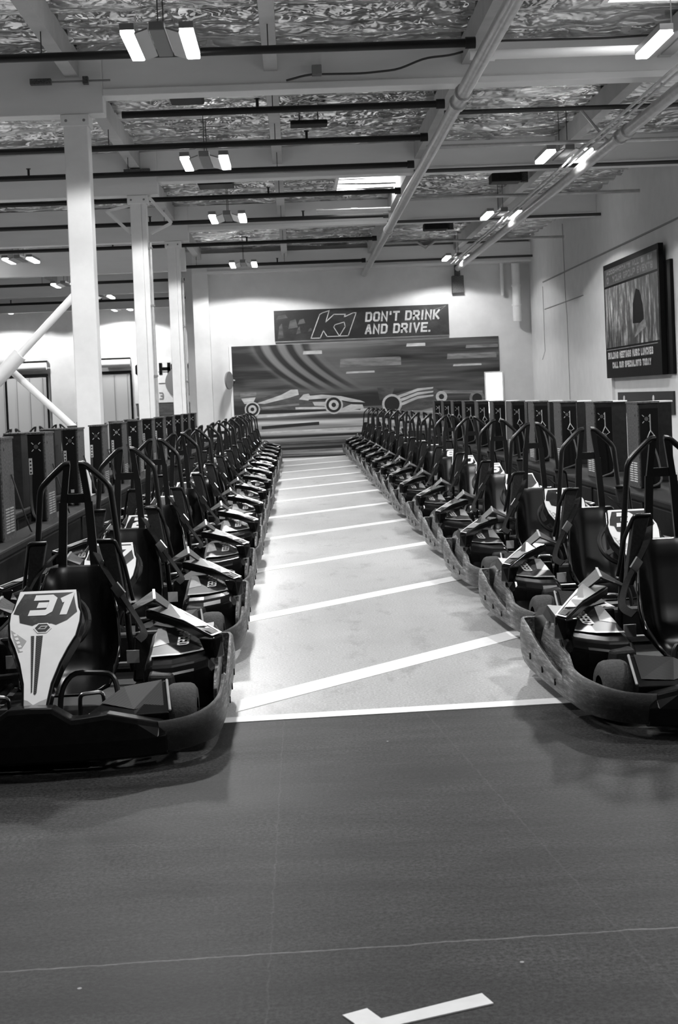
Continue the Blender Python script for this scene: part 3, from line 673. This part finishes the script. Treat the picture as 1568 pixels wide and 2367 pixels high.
# banner
b = MB(); by = WALLY - .06
b.box(-.46, 4.09, by, WALLY - .032, 2.96, 3.78, M['bandark'])
for i, (x, z, w_, h_) in enumerate(((-.4, 3.55, .3, .12), (-.38, 3.05, .15, .4), (-.1, 3.3, .25, .25), (.15, 3.4, .2, .15), (.1, 3.15, .12, .2), (.4, 3.2, .12, .1))):
    b.poly([(x, by - .002, z), (x + w_, by - .002, z + .03), (x + w_ * .8, by - .002, z + h_), (x + .05, by - .002, z + h_ * .8)], M['mmid'])
b.add([(-.46, by - .003, 2.96), (4.09, by - .003, 2.96), (4.09, by - .003, 2.985), (-.46, by - .003, 2.985)], [(0, 1, 2, 3)], M['mgrey'])
fn = lambda u, v: (1.90 + u, by - .004, 3.40 + v)
letters(b, "DON'T DRINK", fn, .255, .175, .05, .03, M['mlight'], .12)
fn = lambda u, v: (1.88 + u, by - .004, 3.08 + v)
letters(b, "AND DRIVE.", fn, .255, .175, .05, .03, M['mlight'], .12)
def outline(pts, wdt, mat, y):
    n = len(pts)
    for i in range(n):
        p, q = Vector(pts[i]), Vector(pts[(i + 1) % n]); d = (q - p).normalized(); nn = Vector((-d.y, d.x)) * wdt / 2; e = d * wdt / 2
        b.add([(c.x, y, c.y) for c in (p - e - nn, q + e - nn, q + e + nn, p - e + nn)], [(0, 1, 2, 3)], mat)
outline([(.48, 3.03), (.73, 3.64), (.80, 3.68), (.98, 3.73), (.88, 3.44), (1.10, 3.63), (1.40, 3.62), (1.36, 3.55), (1.60, 3.65), (1.68, 3.65), (1.45, 3.06), (.90, 3.06), (.81, 3.22), (.72, 3.03)], .022, M['mlight'], by - .004)
outline([(1.22, 3.06), (1.08, 3.30), (1.12, 3.36), (1.36, 3.42), (1.38, 3.30)], .02, M['mlight'], by - .005)
b.beam((3.6, by - .004, 3.62), (4.02, by - .004, 3.74), .01, .004, M['mgrey'], (0, 1, 0)); b.beam((3.86, by - .004, 3.62), (4.02, by - .004, 3.74), .01, .004, M['mgrey'], (0, 1, 0))
tag(b.build('drink_drive_banner', fix=False), 'dark banner reading DON\'T DRINK AND DRIVE. above the mural', 'banner')

# poster on the right wall: image plane x = px_, u runs toward the camera
px_ = 6.10
b = MB(); b.box(px_, 6.186, 23.5, 27.7, 1.62, 3.80, M['tvblack'])
pf = lambda u, v: (px_ - .004, 27.7 - u, 1.62 + v)
def pq(u0, v0, u1, v1, mat, d=.004): b.add([(px_ - d, 27.7 - u, 1.62 + v) for u, v in ((u0, v0), (u1, v0), (u1, v1), (u0, v1))], [(0, 1, 2, 3)], mat)
pq(.08, .58, 4.12, 1.72, M['crowd']); pq(.08, 1.76, 4.12, 2.08, M['bandark']); pq(.1, .53, 4.0, .545, M['mgrey'])
b.add([(px_ - .008, 27.7 - u, 1.62 + v) for u, v in ((2.3, .95), (3.1, .92), (3.05, 1.25), (2.85, 1.5), (2.6, 1.55), (2.35, 1.3))], [(0, 1, 2, 3, 4, 5)], M['tvblack'])
b.add([(px_ - .009, 27.7 - u, 1.62 + v) for u, v in ((2.35, .68), (3.3, .85), (3.2, 1.0), (2.8, .92), (2.4, .98))], [(0, 1, 2, 3)], M['mgrey'])
letters(b, 'ACCOMMODATE ALL SIZES', lambda u, v: (px_ - .006, 27.4 - u, 1.62 + 1.96 + v), .09, .15, .03, .03, M['mgrey'])
letters(b, 'OF YOUR GROUP EVENTS', lambda u, v: (px_ - .006, 27.4 - u, 1.62 + 1.80 + v), .13, .16, .035, .03, M['mgrey'])
letters(b, 'BUILDING MEETINGS MUSIC LUNCHES', lambda u, v: (px_ - .006, 27.5 - u, 1.62 + .36 + v), .13, .105, .035, .02, M['mlight'])
letters(b, 'CALL OUR SPECIALISTS TODAY', lambda u, v: (px_ - .006, 27.15 - u, 1.62 + .18 + v), .12, .105, .035, .02, M['mlight'])
tag(b.build('event_poster', fix=False), 'large black framed event poster with a crowd picture on the right wall', 'poster')
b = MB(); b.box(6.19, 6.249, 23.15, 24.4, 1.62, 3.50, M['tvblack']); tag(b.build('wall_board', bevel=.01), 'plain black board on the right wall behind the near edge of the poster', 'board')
b = MB(); b.box(6.22, 6.249, 23.3, 27.35, .95, 1.34, M['mdark'])
for y in (26.8, 24.6): b.lathe([(-.01, 0), (-.01, .05), (0, .06)], (6.215, y, 1.22), M['mlight'], 'x', 10)
b.add([(6.218, 23.3, .95), (6.218, 27.35, .95), (6.218, 27.35, 1.34), (6.218, 23.3, 1.34)], [(0, 1, 2, 3)], M['mdark']); tag(b.build('low_poster', fix=False), 'low dark picture strip on the right wall under the poster', 'poster')
# round signs
r = empty('round_sign', (-1.68, WALLY - .36, 1.78), -.38); tag(r, 'small grey round sign fixed at the left edge of the mural', 'sign')
b = MB(); b.lathe([(-.02, 0), (-.02, .23), (.02, .23), (.02, 0)], (0, 0, .24), M['midgrey'], 'x', 24, False); b.build('disc', r)
b = MB(); b.tube([(0, .0, .24), (0, .34, .24)], .02, M['steel'], 8); b.build('bracket', r)
b = MB(); b.lathe([(-.03, 0), (-.03, .55), (.02, .55), (.02, 0)], (-3.97, 50.22, 2.24), M['midgrey'], 'y', 32, False); tag(b.build('round_sign'), 'large grey round sign on the far left wall, behind the third column', 'sign')
# lettered wall sign
b = MB(); b.box(-5.6, -2.9, 50.25, 50.38, 1.55, 3.0, M['white'])
for ch, x in (('C', -5.55), ('H', -4.72), ('O', -4.30), ('A', -3.82)): letters(b, ch, lambda u, v, x=x: (x + u, 50.24, 2.52 + v), .42, .40, .11, .0, M['tvblack'])
letters(b, 'K', lambda u, v: (-5.45 + u, 50.24, 1.66 + v), .25, .15, .04, 0, M['tvblack']); letters(b, '3', lambda u, v: (-4.75 + u, 50.24, 1.66 + v), .25, .15, .04, 0, M['mgrey']); letters(b, 'O', lambda u, v: (-3.65 + u, 50.24, 1.66 + v), .2, .18, .04, 0, M['tvblack'])
for z in (2.22, 2.62): b.box(-4.75, -4.4, 50.235, 50.245, z, z + .015, M['tvblack'])
tag(b.build('wall_sign', fix=False), 'white wall sign with partly hidden black letters behind the columns', 'sign')
b = MB(); b.box(-5.55, -3.1, 50.26, 50.38, 1.12, 1.50, M['mmid']); b.lathe([(-.04, .42), (-.04, .48)], (-3.0, 50.25, 1.0), M['white'], 'y', 24); tag(b.build('wall_sign', fix=False), 'dark strip sign under the white lettered wall sign', 'sign')
# roll-up doors
for i, (x0, x1) in enumerate(((-12.4, -8.62), (-6.75, -5.7))):
    b = MB(); b.box(x0, x1, 50.22, 50.39, 0, 2.60, M['rollup'])
    for q in range(int((x1 - x0) / .45) + 1): b.box(x0 + q * .45, x0 + q * .45 + .02, 50.20, 50.22, 0, 2.60, M['midgrey'])
    if i == 0: b.box(-10.1, -10.03, 50.18, 50.22, 0, 2.6, M['tvblack'])
    b.box(x1 - .04, x1 + .02, 50.18, 50.22, 0, 2.62, M['tvblack'])
    o = struct(b.build('door_%d' % (i + 1)), 'tall grey panelled door on the far left wall')
    b = MB(); b.tube([(x0, 50.15, 2.98), (x1, 50.15, 2.98)], .13, M['steel'], 12); b.box(x0, x1, 50.2, 50.38, 2.64, 2.72, M['tvblack']); b.box(x0, x1, 50.2, 50.38, 3.14, 3.18, M['tvblack']); b.build('door_roller', o)
b = MB(); b.tube([(-7.54, 50.34, 0), (-7.54, 50.34, 3.2)], .04, M['tvblack'], 8); tag(b.build('down_cable'), 'dark vertical conduit on the far left wall beside the first column', 'conduit')

# ================================================================== THE KARTS
# local frame: origin on the floor under the nose, +y runs to the tail, nose points to -y
def P(x, b, off=0.):
    return (x, .10 + .45 * b - .678 * off, .25 + .415 * b + .735 * off)
PO = [(0, .042), (.20, .054), (.37, .080), (.50, .108), (.60, .135), (.72, .146), (.80, .146), (.84, .136), (1.0, .120)]
def outline_pts(g=0., off=0.):
    r = [P(w + g, b, off) for b, w in PO]; l = [P(-w - g, b, off) for b, w in reversed(PO)]
    return r + l
def panel_mesh(num=None):
    b = MB()
    b.hull8(outline_pts(0, .0), outline_pts(0, .006), M['white'])
    q = lambda pts, mat, o=.0075: b.add([P(x, v, o) for x, v in pts], [tuple(range(len(pts)))], mat)
    q([(-.100, .975), (-.126, .87), (-.136, .80), (-.112, .79), (-.104, .72), (-.05, .69), (-.034, .705), (.030, .705), (.05, .69), (.095, .73), (.134, .80), (.122, .88), (.111, .975)], M['dsticker'])
    q([(-.05, .60), (-.036, .60), (-.016, .13), (-.021, .12)], M['carbon']); q([(-.028, .60), (.0, .60), (.002, .12), (-.004, .105), (-.010, .115)], M['carbon'])
    q([(-.138, .66), (-.066, .56), (-.092, .46), (-.118, .56)], M['grey']); q([(-.040, 0), (.040, 0), (.046, .07), (.018, .05), (-.006, .025), (-.030, .06), (-.046, .07)], M['grey'])
    for i in range(5): q([(-.125 + i * .008, .62 - i * .033), (-.112 + i * .008, .625 - i * .033), (-.106 + i * .008, .605 - i * .033), (-.119 + i * .008, .60 - i * .033)], M['white'], .0085)
    hexo = [(-.044, .665), (-.026, .707), (.016, .707), (.034, .665), (.014, .622), (-.024, .622)]
    q(hexo, M['white'], .0085); q([(-.005 + (x + .005) * .82, .665 + (v - .665) * .80) for x, v in hexo], M['dsticker'], .0095)
    q([(-.026, .652), (.006, .650), (.018, .682), (-.012, .682)], M['grey'], .0105); q([(-.016, .660), (.004, .660), (.008, .672), (-.010, .672)], M['dsticker'], .0112)
    if num:
        n = len(num.strip()); w = .098
        lead = len(num) - len(num.lstrip())
        x0 = -.074 if n == 2 else (-.005 if lead else -.098)
        letters(b, num.strip(), lambda u, v: P(x0 + u, .775 + v / .612, .009), .112, w, .030, .004, M['white'], .22)
    return b
def bump_loft(b, path, mat, s):
    rings = []
    out = []
    for i in range(len(path) - 1):
        p0, p1, p2, p3 = path[max(i - 1, 0)], path[i], path[i + 1], path[min(i + 2, len(path) - 1)]
        m_ = 4 if i < 6 else 1
        for k in range(m_):
            t = k / m_; out.append(tuple(.5 * (2 * b_ + (c_ - a_) * t + (2 * a_ - 5 * b_ + 4 * c_ - d_) * t * t + (3 * b_ - a_ - 3 * c_ + d_) * t ** 3) for a_, b_, c_, d_ in zip(p0, p1, p2, p3)))
    path = out + [path[-1]]
    n = len(path)
    for i, (x, y, zt, zb) in enumerate(path):
        p0 = path[max(i - 1, 0)]; p1 = path[min(i + 1, n - 1)]
        d = Vector((p1[0] - p0[0], p1[1] - p0[1])).normalized(); nx, ny = d.y, -d.x
        ring = [(x + nx * o, y + ny * o, z) for o, z in ((-.045, zb), (-.012, zb + .012), (0, zb + .06), (.004, zb + (zt - zb) * .62), (-.004, zt - .008), (-.012, zt), (-.022, zt - .004), (-.024, zb + .05))]
        rings.append([(s * a, b_, c) for a, b_, c in ring])
    b.loft(rings, mat, closed=True, cap=True, smooth=True)

def make_kart():
    r = empty('racing_kart')
    # front bumper with raised centre
    b = MB(); rings = []
    prof = [(-.53, .06, .168), (-.50, .045, .182), (-.42, .015, .205), (-.30, 0, .235), (-.20, -.01, .225), (-.16, -.012, .222), (-.085, -.015, .272), (0, -.018, .275)]
    prof = prof + [(-x, y, z) for x, y, z in prof[-2::-1]]
    for x, y, z in prof: rings.append([(x, y + .05, .04), (x, y + .005, .055), (x, y - .012, .13), (x, y + .004, z - .02), (x, y + .02, z), (x, y + .11, z - .006), (x, y + .13, .06)])
    b.loft(rings, M['gloss'], cap=True); fb = b.build('front_bumper', r, bevel=.006)
    for s in (-1, 1):
        b = MB(); path = [(.50, .05, .186, .05), (.56, .075, .187, .05), (.63, .12, .192, .05), (.69, .20, .202, .05), (.725, .30, .210, .05), (.742, .42, .216, .05), (.747, .55, .232, .05), (.75, .612, .262, .05), (.75, .622, .15, .05), (.75, .85, .172, .05), (.75, 1.1, .215, .05),
                          (.75, 1.34, .27, .055), (.75, 1.47, .298, .07), (.738, 1.515, .30, .09), (.70, 1.53, .30, .10), (.58, 1.535, .30, .10)]
        bump_loft(b, path, M['scuff_sidelit'], s)
        for (y, z) in ((.75, .10), (1.0, .11), (1.25, .13)): b.box(min(s * .751, s * .757), max(s * .751, s * .757), y, y + .012, z, z + .03, M['matte'])
        b.build('side_bumper', r)
        b = MB(); o2 = [(.63, .10), (.64, .19), (.72, .245), (.84, .262), (.86, .288), (.93, .30), (1.0, .345), (1.045, .30), (1.06, .298), (1.10, .340), (1.17, .285), (1.22, .23), (1.24, .12)]
        b.hull8([(s * .688, y, z) for y, z in o2], [(s * .704, y, z) for y, z in o2], M['scuff_sidelit']); b.build('bumper_insert', r, bevel=.003)
        # front wheel fairing with carbon print top
        b = MB(); t = [(.20, .17, .205), (.33, .33, .278), (.50, .42, .282), (.53, .20, .190), (.40, .12, .205)]
        b.hull8([(s * x, y + (0.03 if i in (0, 3, 4) else 0), .08) for i, (x, y, z) in enumerate(t)], [(s * x, y, z) for x, y, z in t], M['gloss'])
        b.add([(s * x, y, z) for x, y, z in ((.25, .225, .2365), (.335, .325, .281), (.485, .405, .287), (.505, .24, .213), (.39, .16, .218))], [(0, 1, 2, 3, 4)], M['carbon'])
        b.beam((s * .505, .42, .284), (s * .533, .21, .195), .012, .012, M['grey']); b.build('wheel_fairing', r, bevel=.008)
        # wheels
        for (yc, rad, wd, xc, nm) in ((.45, .13, .13, .565, 'front_wheel'), (1.60, .14, .20, .54, 'rear_wheel')):
            h = wd / 2
            b = MB(); b.lathe([(-h, rad * .5), (-h, rad * .80), (-h + .012, rad * .93), (-h + .028, rad * .985), (0, rad), (h - .028, rad * .985), (h - .012, rad * .93), (h, rad * .80), (h, rad * .5)], (s * xc, yc, rad), M['tyre'], 'x', 32); wl = b.build(nm, r)
            b = MB(); b.lathe([(-h + .01, rad * .5), (-h + .03, rad * .47), (-.01, rad * .42), (-.01, .02), (-h, .02), (-h, 0)], (s * xc, yc, rad), M['box'], 'x', 20); b.lathe([(h - .01, rad * .5), (h - .03, rad * .47), (.01, rad * .42), (.01, .02), (h, .02), (h, 0)], (s * xc, yc, rad), M['box'], 'x', 20); b.build('wheel_rim', wl)
        # foot guard tube and bright step bar
        b = MB(); b.tube([(s * .045, .40, .10), (s * .055, .43, .26), (s * .10, .46, .325), (s * .265, .49, .31), (s * .29, .47, .25), (s * .29, .42, .09)], .012, M['tube'], 8, True, .04); b.build('foot_guard', r)
        b = MB(); b.tube([(s * .14, .34, .09), (s * .15, .33, .255), (s * .245, .33, .262), (s * .26, .34, .09)], .009, M['metal'], 8, True, .02)
        b.add([(s * .145, .325, .12), (s * .245, .325, .12), (s * .245, .35, .2), (s * .145, .35, .2)], [(0, 1, 2, 3)], M['matte']); b.build('pedal', r)
        # side pod
        b = MB(); rings = []
        for x, dz, ds in ((.37, -.03, .02), (.40, -.004, 0), (.50, .0, -.01), (.60, .015, 0), (.665, .028, .02), (.69, -.02, .05)):
            rings.append([(s * x, .80 + ds, .302 + dz), (s * x, .745 + ds, .285 + dz), (s * x, .715 + ds, .245 + dz), (s * x, .72 + ds, .19), (s * x, .76 + ds, .08), (s * x, 1.42, .08), (s * x, 1.42, .33 + dz), (s * x, 1.22, .372 + dz)])
        b.loft(rings, M['gloss'], cap=True, smooth=False); pod = b.build('side_pod', r, bevel=.012)
        b = MB()
        def T(a, c, o=.006): x = .395 + .275 * a; return (s * x, .805 + .40 * c, .303 + (.070) * c + .02 * a * a + .004 + o)
        tq = lambda pts, mat, o: b.add([T(a, c, o) for a, c in pts], [tuple(range(len(pts)))], mat)
        tq([(0.02, .02), (.5, .02), (1, .06), (1, 1), (.5, 1), (.02, 1)], M['dsticker'], .003)
        tq([(0.02, .02), (.5, .02), (1, .07), (1, .42), (.82, .10), (.5, .07), (.02, .07)], M['grey'], .005)
        tq([(.02, .35), (.02, .98), (.16, .98), (.28, .45)], M['grey'], .005)
        tq([(.72, .35), (.95, .22), (.95, .72)], M['carbon'], .005)
        letters(b, 'SPEED', lambda u, v: T(.42 + (v / .275 if s > 0 else -v / .275) + (0 if s > 0 else .2), .80 - u / .40, .008), .055, .034, .010, .006, M['white'])
        tq([(.36, .84), (.66, .84), (.62, .92), (.38, .90)], M['white'], .007)
        b.build('pod_sticker', pod, fix=False)
        b = MB(); b.hull8([(s * .39, .64, .08), (s * .53, .64, .08), (s * .53, .80, .08), (s * .39, .80, .08)], [(s * .40, .66, .262), (s * .50, .66, .258), (s * .53, .80, .25), (s * .40, .80, .27)], M['seatpod']); b.build('side_box', r, bevel=.015)
        # wing rail above the pod, with its sticker
        b = MB(); O = [(.735, .80, .405), (.45, 1.38, .472)]; I = [(.690, .76, .395), (.33, 1.32, .458)]
        top = [(s * O[0][0], O[0][1], O[0][2]), (s * O[1][0], O[1][1], O[1][2]), (s * I[1][0], I[1][1], I[1][2]), (s * .535, 1.0, .44), (s * I[0][0], I[0][1], I[0][2])]
        bot = [(x, y + .01, z - .045) for x, y, z in top]
        b.hull8(bot, top, M['gloss'])
        b.hull8([(s * .70, .77, .30), (s * .735, .83, .30), (s * .69, .87, .30), (s * .655, .80, .30)], [(s * .690, .762, .392), (s * .733, .802, .40), (s * .69, .87, .40), (s * .62, .78, .395)], M['gloss'])
        wr = b.build('wing_rail', r, bevel=.008)
        b = MB()
        def Wp(a, c, o=.004): # a across 0 inner..1 outer, c along 0 front..1 rear
            i0 = Vector((.690, .76, .395)); im = Vector((.535, 1.0, .44)); i1 = Vector((.33, 1.32, .458)); inn = i0.lerp(im, c / .45) if c < .45 else im.lerp(i1, (c - .45) / .55)
            out = Vector(O[0]).lerp(Vector(O[1]), c); p = inn.lerp(out, a); return (s * p.x, p.y, p.z + o + .004)
        wq = lambda pts, mat, o=.002: b.add([Wp(a, c, o) for a, c in pts], [tuple(range(len(pts)))], mat)
        wq([(.05, .03), (.95, .03), (.95, .45), (.05, .45)], M['dsticker'], .001); wq([(.05, .45), (.95, .45), (.95, .97), (.05, .97)], M['dsticker'], .001)
        wq([(.84, .02), (.97, .02), (.97, .45), (.84, .45)], M['white'], .003); wq([(.84, .45), (.97, .45), (.95, .8), (.84, .7)], M['white'], .003)
        wq([(.08, .27), (.80, .24), (.80, .45), (.08, .45)], M['grey'], .003); wq([(.08, .45), (.80, .45), (.78, .55), (.35, .62), (.1, .5)], M['grey'], .003)
        wq([(.25, .06), (.75, .05), (.72, .18), (.25, .20)], M['carbon'], .003); wq([(.1, .02), (.9, .02), (.9, .045), (.1, .045)], M['white'], .003)
        wq([(.3, .66), (.7, .62), (.62, .86), (.5, .74)], M['white'], .003)
        b.build('wing_sticker', wr, fix=False)
        b = MB(); A0, A1 = (.37, 1.38, .545), (.385, 1.25, .515)
        b.hull8([(s * .24, 1.36, .45), (s * .25, 1.25, .445), (s * A1[0], A1[1], A1[2] - .01), (s * A0[0], A0[1], A0[2] - .01)], [(s * .235, 1.36, .458), (s * .245, 1.25, .453), (s * A1[0], A1[1], A1[2]), (s * A0[0], A0[1], A0[2])], M['seatpod'])
        b.hull8([(s * .46, 1.40, .45), (s * .455, 1.28, .445), (s * A1[0], A1[1], A1[2] - .01), (s * A0[0], A0[1], A0[2] - .01)], [(s * .465, 1.40, .458), (s * .46, 1.28, .453), (s * A1[0], A1[1], A1[2]), (s * A0[0], A0[1], A0[2])], M['seatpod'])
        b.beam((s * A0[0], A0[1], A0[2]), (s * A1[0], A1[1], A1[2]), .012, .008, M['grey']); b.build('rail_spoiler', wr)
        # shoulder guard
        b = MB(); b.hull8([(s * .205, 1.30, .46), (s * .245, 1.30, .46), (s * .245, 1.36, .46), (s * .205, 1.36, .46)], [(s * .125, 1.26, .80), (s * .205, 1.26, .80), (s * .205, 1.31, .80), (s * .125, 1.31, .80)], M['seatpod'])
        b.tube([(s * .12, 1.255, .81), (s * .205, 1.255, .81), (s * .235, 1.33, .70), (s * .27, 1.36, .50)], .011, M['tube'], 8, True, .02); b.build('shoulder_guard', r, bevel=.004)
        # safety belt
        b = MB(); pts = [(.10, 1.36, .74), (.155, 1.24, .67), (.215, 1.22, .57), (.27, 1.20, .49), (.33, 1.08, .425), (.36, .95, .40), (.34, .86, .385)]
        sm_ = []
        for i in range(len(pts) - 1):
            p0, p1, p2, p3 = [Vector(pts[max(0, min(len(pts) - 1, j))]) for j in (i - 1, i, i + 1, i + 2)]
            for q in range(5):
                t = q / 5; sm_.append(.5 * (2 * p1 + (p2 - p0) * t + (2 * p0 - 5 * p1 + 4 * p2 - p3) * t * t + (3 * p1 - p0 - 3 * p2 + p3) * t ** 3))
        sm_.append(Vector(pts[-1])); rings = []
        for i, p in enumerate(sm_):
            d = (sm_[min(i + 1, len(sm_) - 1)] - sm_[max(i - 1, 0)]).normalized(); nn = Vector((.6, -.4, .7)); w_ = d.cross(nn).normalized() * .019; h_ = w_.cross(d).normalized() * .003
            rings.append([(s * c.x, c.y, c.z) for c in (p - w_ - h_, p + w_ - h_, p + w_ + h_, p - w_ + h_)])
        b.loft(rings, M['belt'], cap=True)
        bl = b.build('safety_belt', r)
        b = MB(); b.beam((s * .200, 1.205, .60), (s * .238, 1.195, .55), .010, .05, M['metal'], (s * .6, -.4, .7)); b.build('buckle', bl)
        b = MB(); b.box(min(s * .255, s * .315), max(s * .255, s * .315), 1.12, 1.13, .235, .295, M['grey']); b.build('label_plate', r)
        # rear box beside the seat
        b = MB(); b.hull8([(s * .24, 1.44, .08), (s * .43, 1.44, .08), (s * .43, 1.86, .08), (s * .24, 1.86, .08)], [(s * .26, 1.46, .33), (s * .41, 1.46, .33), (s * .41, 1.80, .28), (s * .26, 1.80, .28)], M['matte']); b.build('battery_box', r, bevel=.015)
        # roll hoop half
        b = MB(); b.tube([(s * .245, 1.45, .14), (s * .215, 1.45, .60), (s * .172, 1.45, 1.06), (s * .13, 1.45, 1.105), (s * .05, 1.45, 1.178), (s * .022, 1.45, 1.18)], .0155, M['tube'], 10, True, .03); hp = b.build('roll_hoop', r)
        b = MB(); b.beam((s * .036, 1.45, 1.178), (s * .062, 1.45, .98), .032, .02, M['tube'], (0, 1, 0)); b.beam((s * .062, 1.45, .99), (s * .082, 1.44, .62), .040, .02, M['tube'], (0, 1, 0)); b.build('hoop_post', r)
    b = MB(); b.box(-.06, .06, 1.444, 1.456, .985, 1.03, M['tube']); b.build('hoop_crossbar', r)
    # nose cone with number panel
    b = MB(); b.hull8([(x * 1.0 + (.016 if x > 0 else -.016), y + .02, z - .045) for x, y, z in outline_pts(.0, 0)], outline_pts(.010, -.002), M['gloss']); nc = b.build('nose_cone', r, bevel=.006)
    panel_mesh().build('number_panel', nc, fix=False)
    # steering wheel
    b = MB(); c = Vector((0, .74, .50)); ax1 = Vector((1, 0, 0)); ax2 = Vector((0, .6, .8))
    b.tube([c + (ax1 * math.cos(2 * PI * k / 28) + ax2 * math.sin(2 * PI * k / 28)) * .138 for k in range(29)], .014, M['matte'], 8)
    for t in (0, 2.1, 4.2): b.beam(c, c + (ax1 * math.cos(t + PI / 2) + ax2 * math.sin(t + PI / 2)) * .14, .03, .008, M['matte'], ax1.cross(ax2))
    sw = b.build('steering_wheel', r)
    b = MB(); b.tube([c, (0, .35, .16)], .014, M['metal'], 8); b.build('steering_column', r)
    # seat shell
    b = MB(); rows = [(.672, 1.425, .130, .010, 0), (.668, 1.41, .138, .012, 0), (.64, 1.40, .150, .03, 0), (.58, 1.39, .168, .06, 0), (.52, 1.375, .188, .10, 0), (.45, 1.355, .208, .15, 0), (.36, 1.33, .222, .20, 0), (.27, 1.30, .228, .26, .1), (.19, 1.25, .228, .30, .3), (.145, 1.17, .226, .26, .7), (.13, 1.05, .222, .16, 1.0), (.135, .92, .215, .10, 1.0), (.15, .84, .205, .05, 1.0)]
    N = 16; rings = []
    for z, y, hw, wr_, bl_ in rows:
        ring = []
        for k in range(N + 1):
            u = -1 + 2 * k / N; e = max(0, (abs(u) - .30) / .70); e = e ** 1.8
            ring.append((hw * math.copysign(min(1, abs(u) * 1.12) ** .95, u), y - wr_ * e * (1 - bl_), z + wr_ * e * bl_))
        rings.append(ring)
    b.loft(rings, M['seat'], closed=False, smooth=True); so = b.build('seat', r)
    sd = so.modifiers.new('shell', 'SOLIDIFY'); sd.thickness = .012; sd.offset = 0
    # chassis
    b = MB(); b.hull8([(-.20, .12, .045), (.20, .12, .045), (.34, .5, .045), (.34, 1.85, .045), (-.34, 1.85, .045), (-.34, .5, .045)], [(-.20, .12, .057), (.20, .12, .057), (.34, .5, .057), (.34, 1.85, .057), (-.34, 1.85, .057), (-.34, .5, .057)], M['matte']); b.build('floor_pan', r)
    b = MB()
    for s in (-1, 1): b.tube([(s * .12, .15, .09), (s * .36, .5, .09), (s * .36, 1.85, .09)], .016, M['tube'], 8, True, .06)
    b.tube([(-.52, .45, .13), (.52, .45, .13)], .014, M['tube'], 8); b.tube([(-.5, 1.6, .14), (.5, 1.6, .14)], .018, M['metal'], 8)
    for s in (-1, 1):
        for y in (.95, 1.3): b.tube([(s * .36, y, .09), (s * .73, y, .11)], .013, M['tube'], 8)
    b.build('chassis', r)
    b = MB(); b.hull8([(-.60, 1.90, .07), (.60, 1.90, .07), (.56, 2.0, .07), (-.56, 2.0, .07)], [(-.60, 1.90, .25), (.60, 1.90, .25), (.56, 1.98, .25), (-.56, 1.98, .25)], M['matte']); 
    for s in (-1, 1): b.beam((s * .34, 1.8, .12), (s * .34, 1.92, .14), .04, .04, M['matte'])
    b.build('rear_bumper', r, bevel=.02)
    return r
kart0 = make_kart(); kused = False
def place_kart(x, y, rz, label, group, num=None):
    global kused
    o = kart0 if not kused else copy_tree(kart0)
    kused = True
    o.location = (x, y, 0); o.rotation_euler = (0, 0, rz)
    tag(o, label, 'kart', group)
    if num:
        pn = [c for n in o.children for c in n.children if c.name.startswith('number_panel')][0]
        t = panel_mesh(num).build('number_panel_tmp', fix=False); pn.data = t.data; bpy.data.objects.remove(t); pn.data.name = 'number_panel'
    return o
ko = ['nearest the camera', 'second from the camera', 'third from the camera', 'fourth from the camera', 'fifth from the camera', 'sixth from the camera', 'seventh from the camera', 'eighth from the camera', 'ninth from the camera', 'tenth from the camera',
      'eleventh from the camera', 'twelfth from the camera', 'thirteenth from the camera', 'fourteenth from the camera', 'fifteenth from the camera', 'sixteenth from the camera']
# k -> number, built plain ones first so that copies stay plain
Lnum = {0: '31', 1: '17', 2: '2'}
Rnum = {1: '3', 2: '15', 3: '1', 4: ' 6', 5: '10', 6: '18'}
NL, NR = 14, 15
KL = {(-1, 0): 'black racing kart with number 31 on its nose, nearest the camera left of the aisle', (1, 1): 'black racing kart with a 3 on its nose, second in the right row',
      (1, 5): 'black racing kart with number 10 on its nose, sixth in the right row'}
for k in list(range(3, NL)) + [0, 1, 2]:
    o = place_kart(-1.10 + .012 * math.sin(k * 2.3), 5.65 + 2.05 * k, 0.004 * math.cos(k * 1.7), KL.get((-1, k), 'black racing kart in the row left of the aisle, ' + ko[k]), 'karts in the row left of the aisle'); o['slot'] = -1 - k
for k in list(range(7, NR)) + [0, 1, 2, 3, 4, 5, 6]:
    o = place_kart(1.98 + (.012 * math.sin(k * 1.9 + 1) if k else -.05), 5.75 + 2.06 * k, math.radians(3.5), KL.get((1, k), 'black racing kart in the row right of the aisle, ' + ko[k]), 'karts in the row right of the aisle'); o['slot'] = 1 + k
    for n in o.children:
        if n.name.startswith('nose_cone'): n.location = (0, .06, .05)
for k in range(5):
    o = place_kart(-4.3, 20.4 + 2.05 * k, 0, 'kart beyond the left chargers, only its roll hoop showing, %s' % ko[k], 'karts behind the left barrier'); o['slot'] = 0
# numbers go on last
allk = [o for o in bpy.data.objects if o.get('category') == 'kart']
for o in allk:
    num = Lnum.get(-o['slot'] - 1) if o['slot'] < 0 else Rnum.get(o['slot'] - 1)
    if num:
        pn = [c for n in o.children for c in n.children if c.name.startswith('number_panel')][0]
        t = panel_mesh(num).build('panel_art', fix=False); pn.data = t.data; bpy.data.objects.remove(t); pn.data.name = 'number_panel'
    del o['slot']
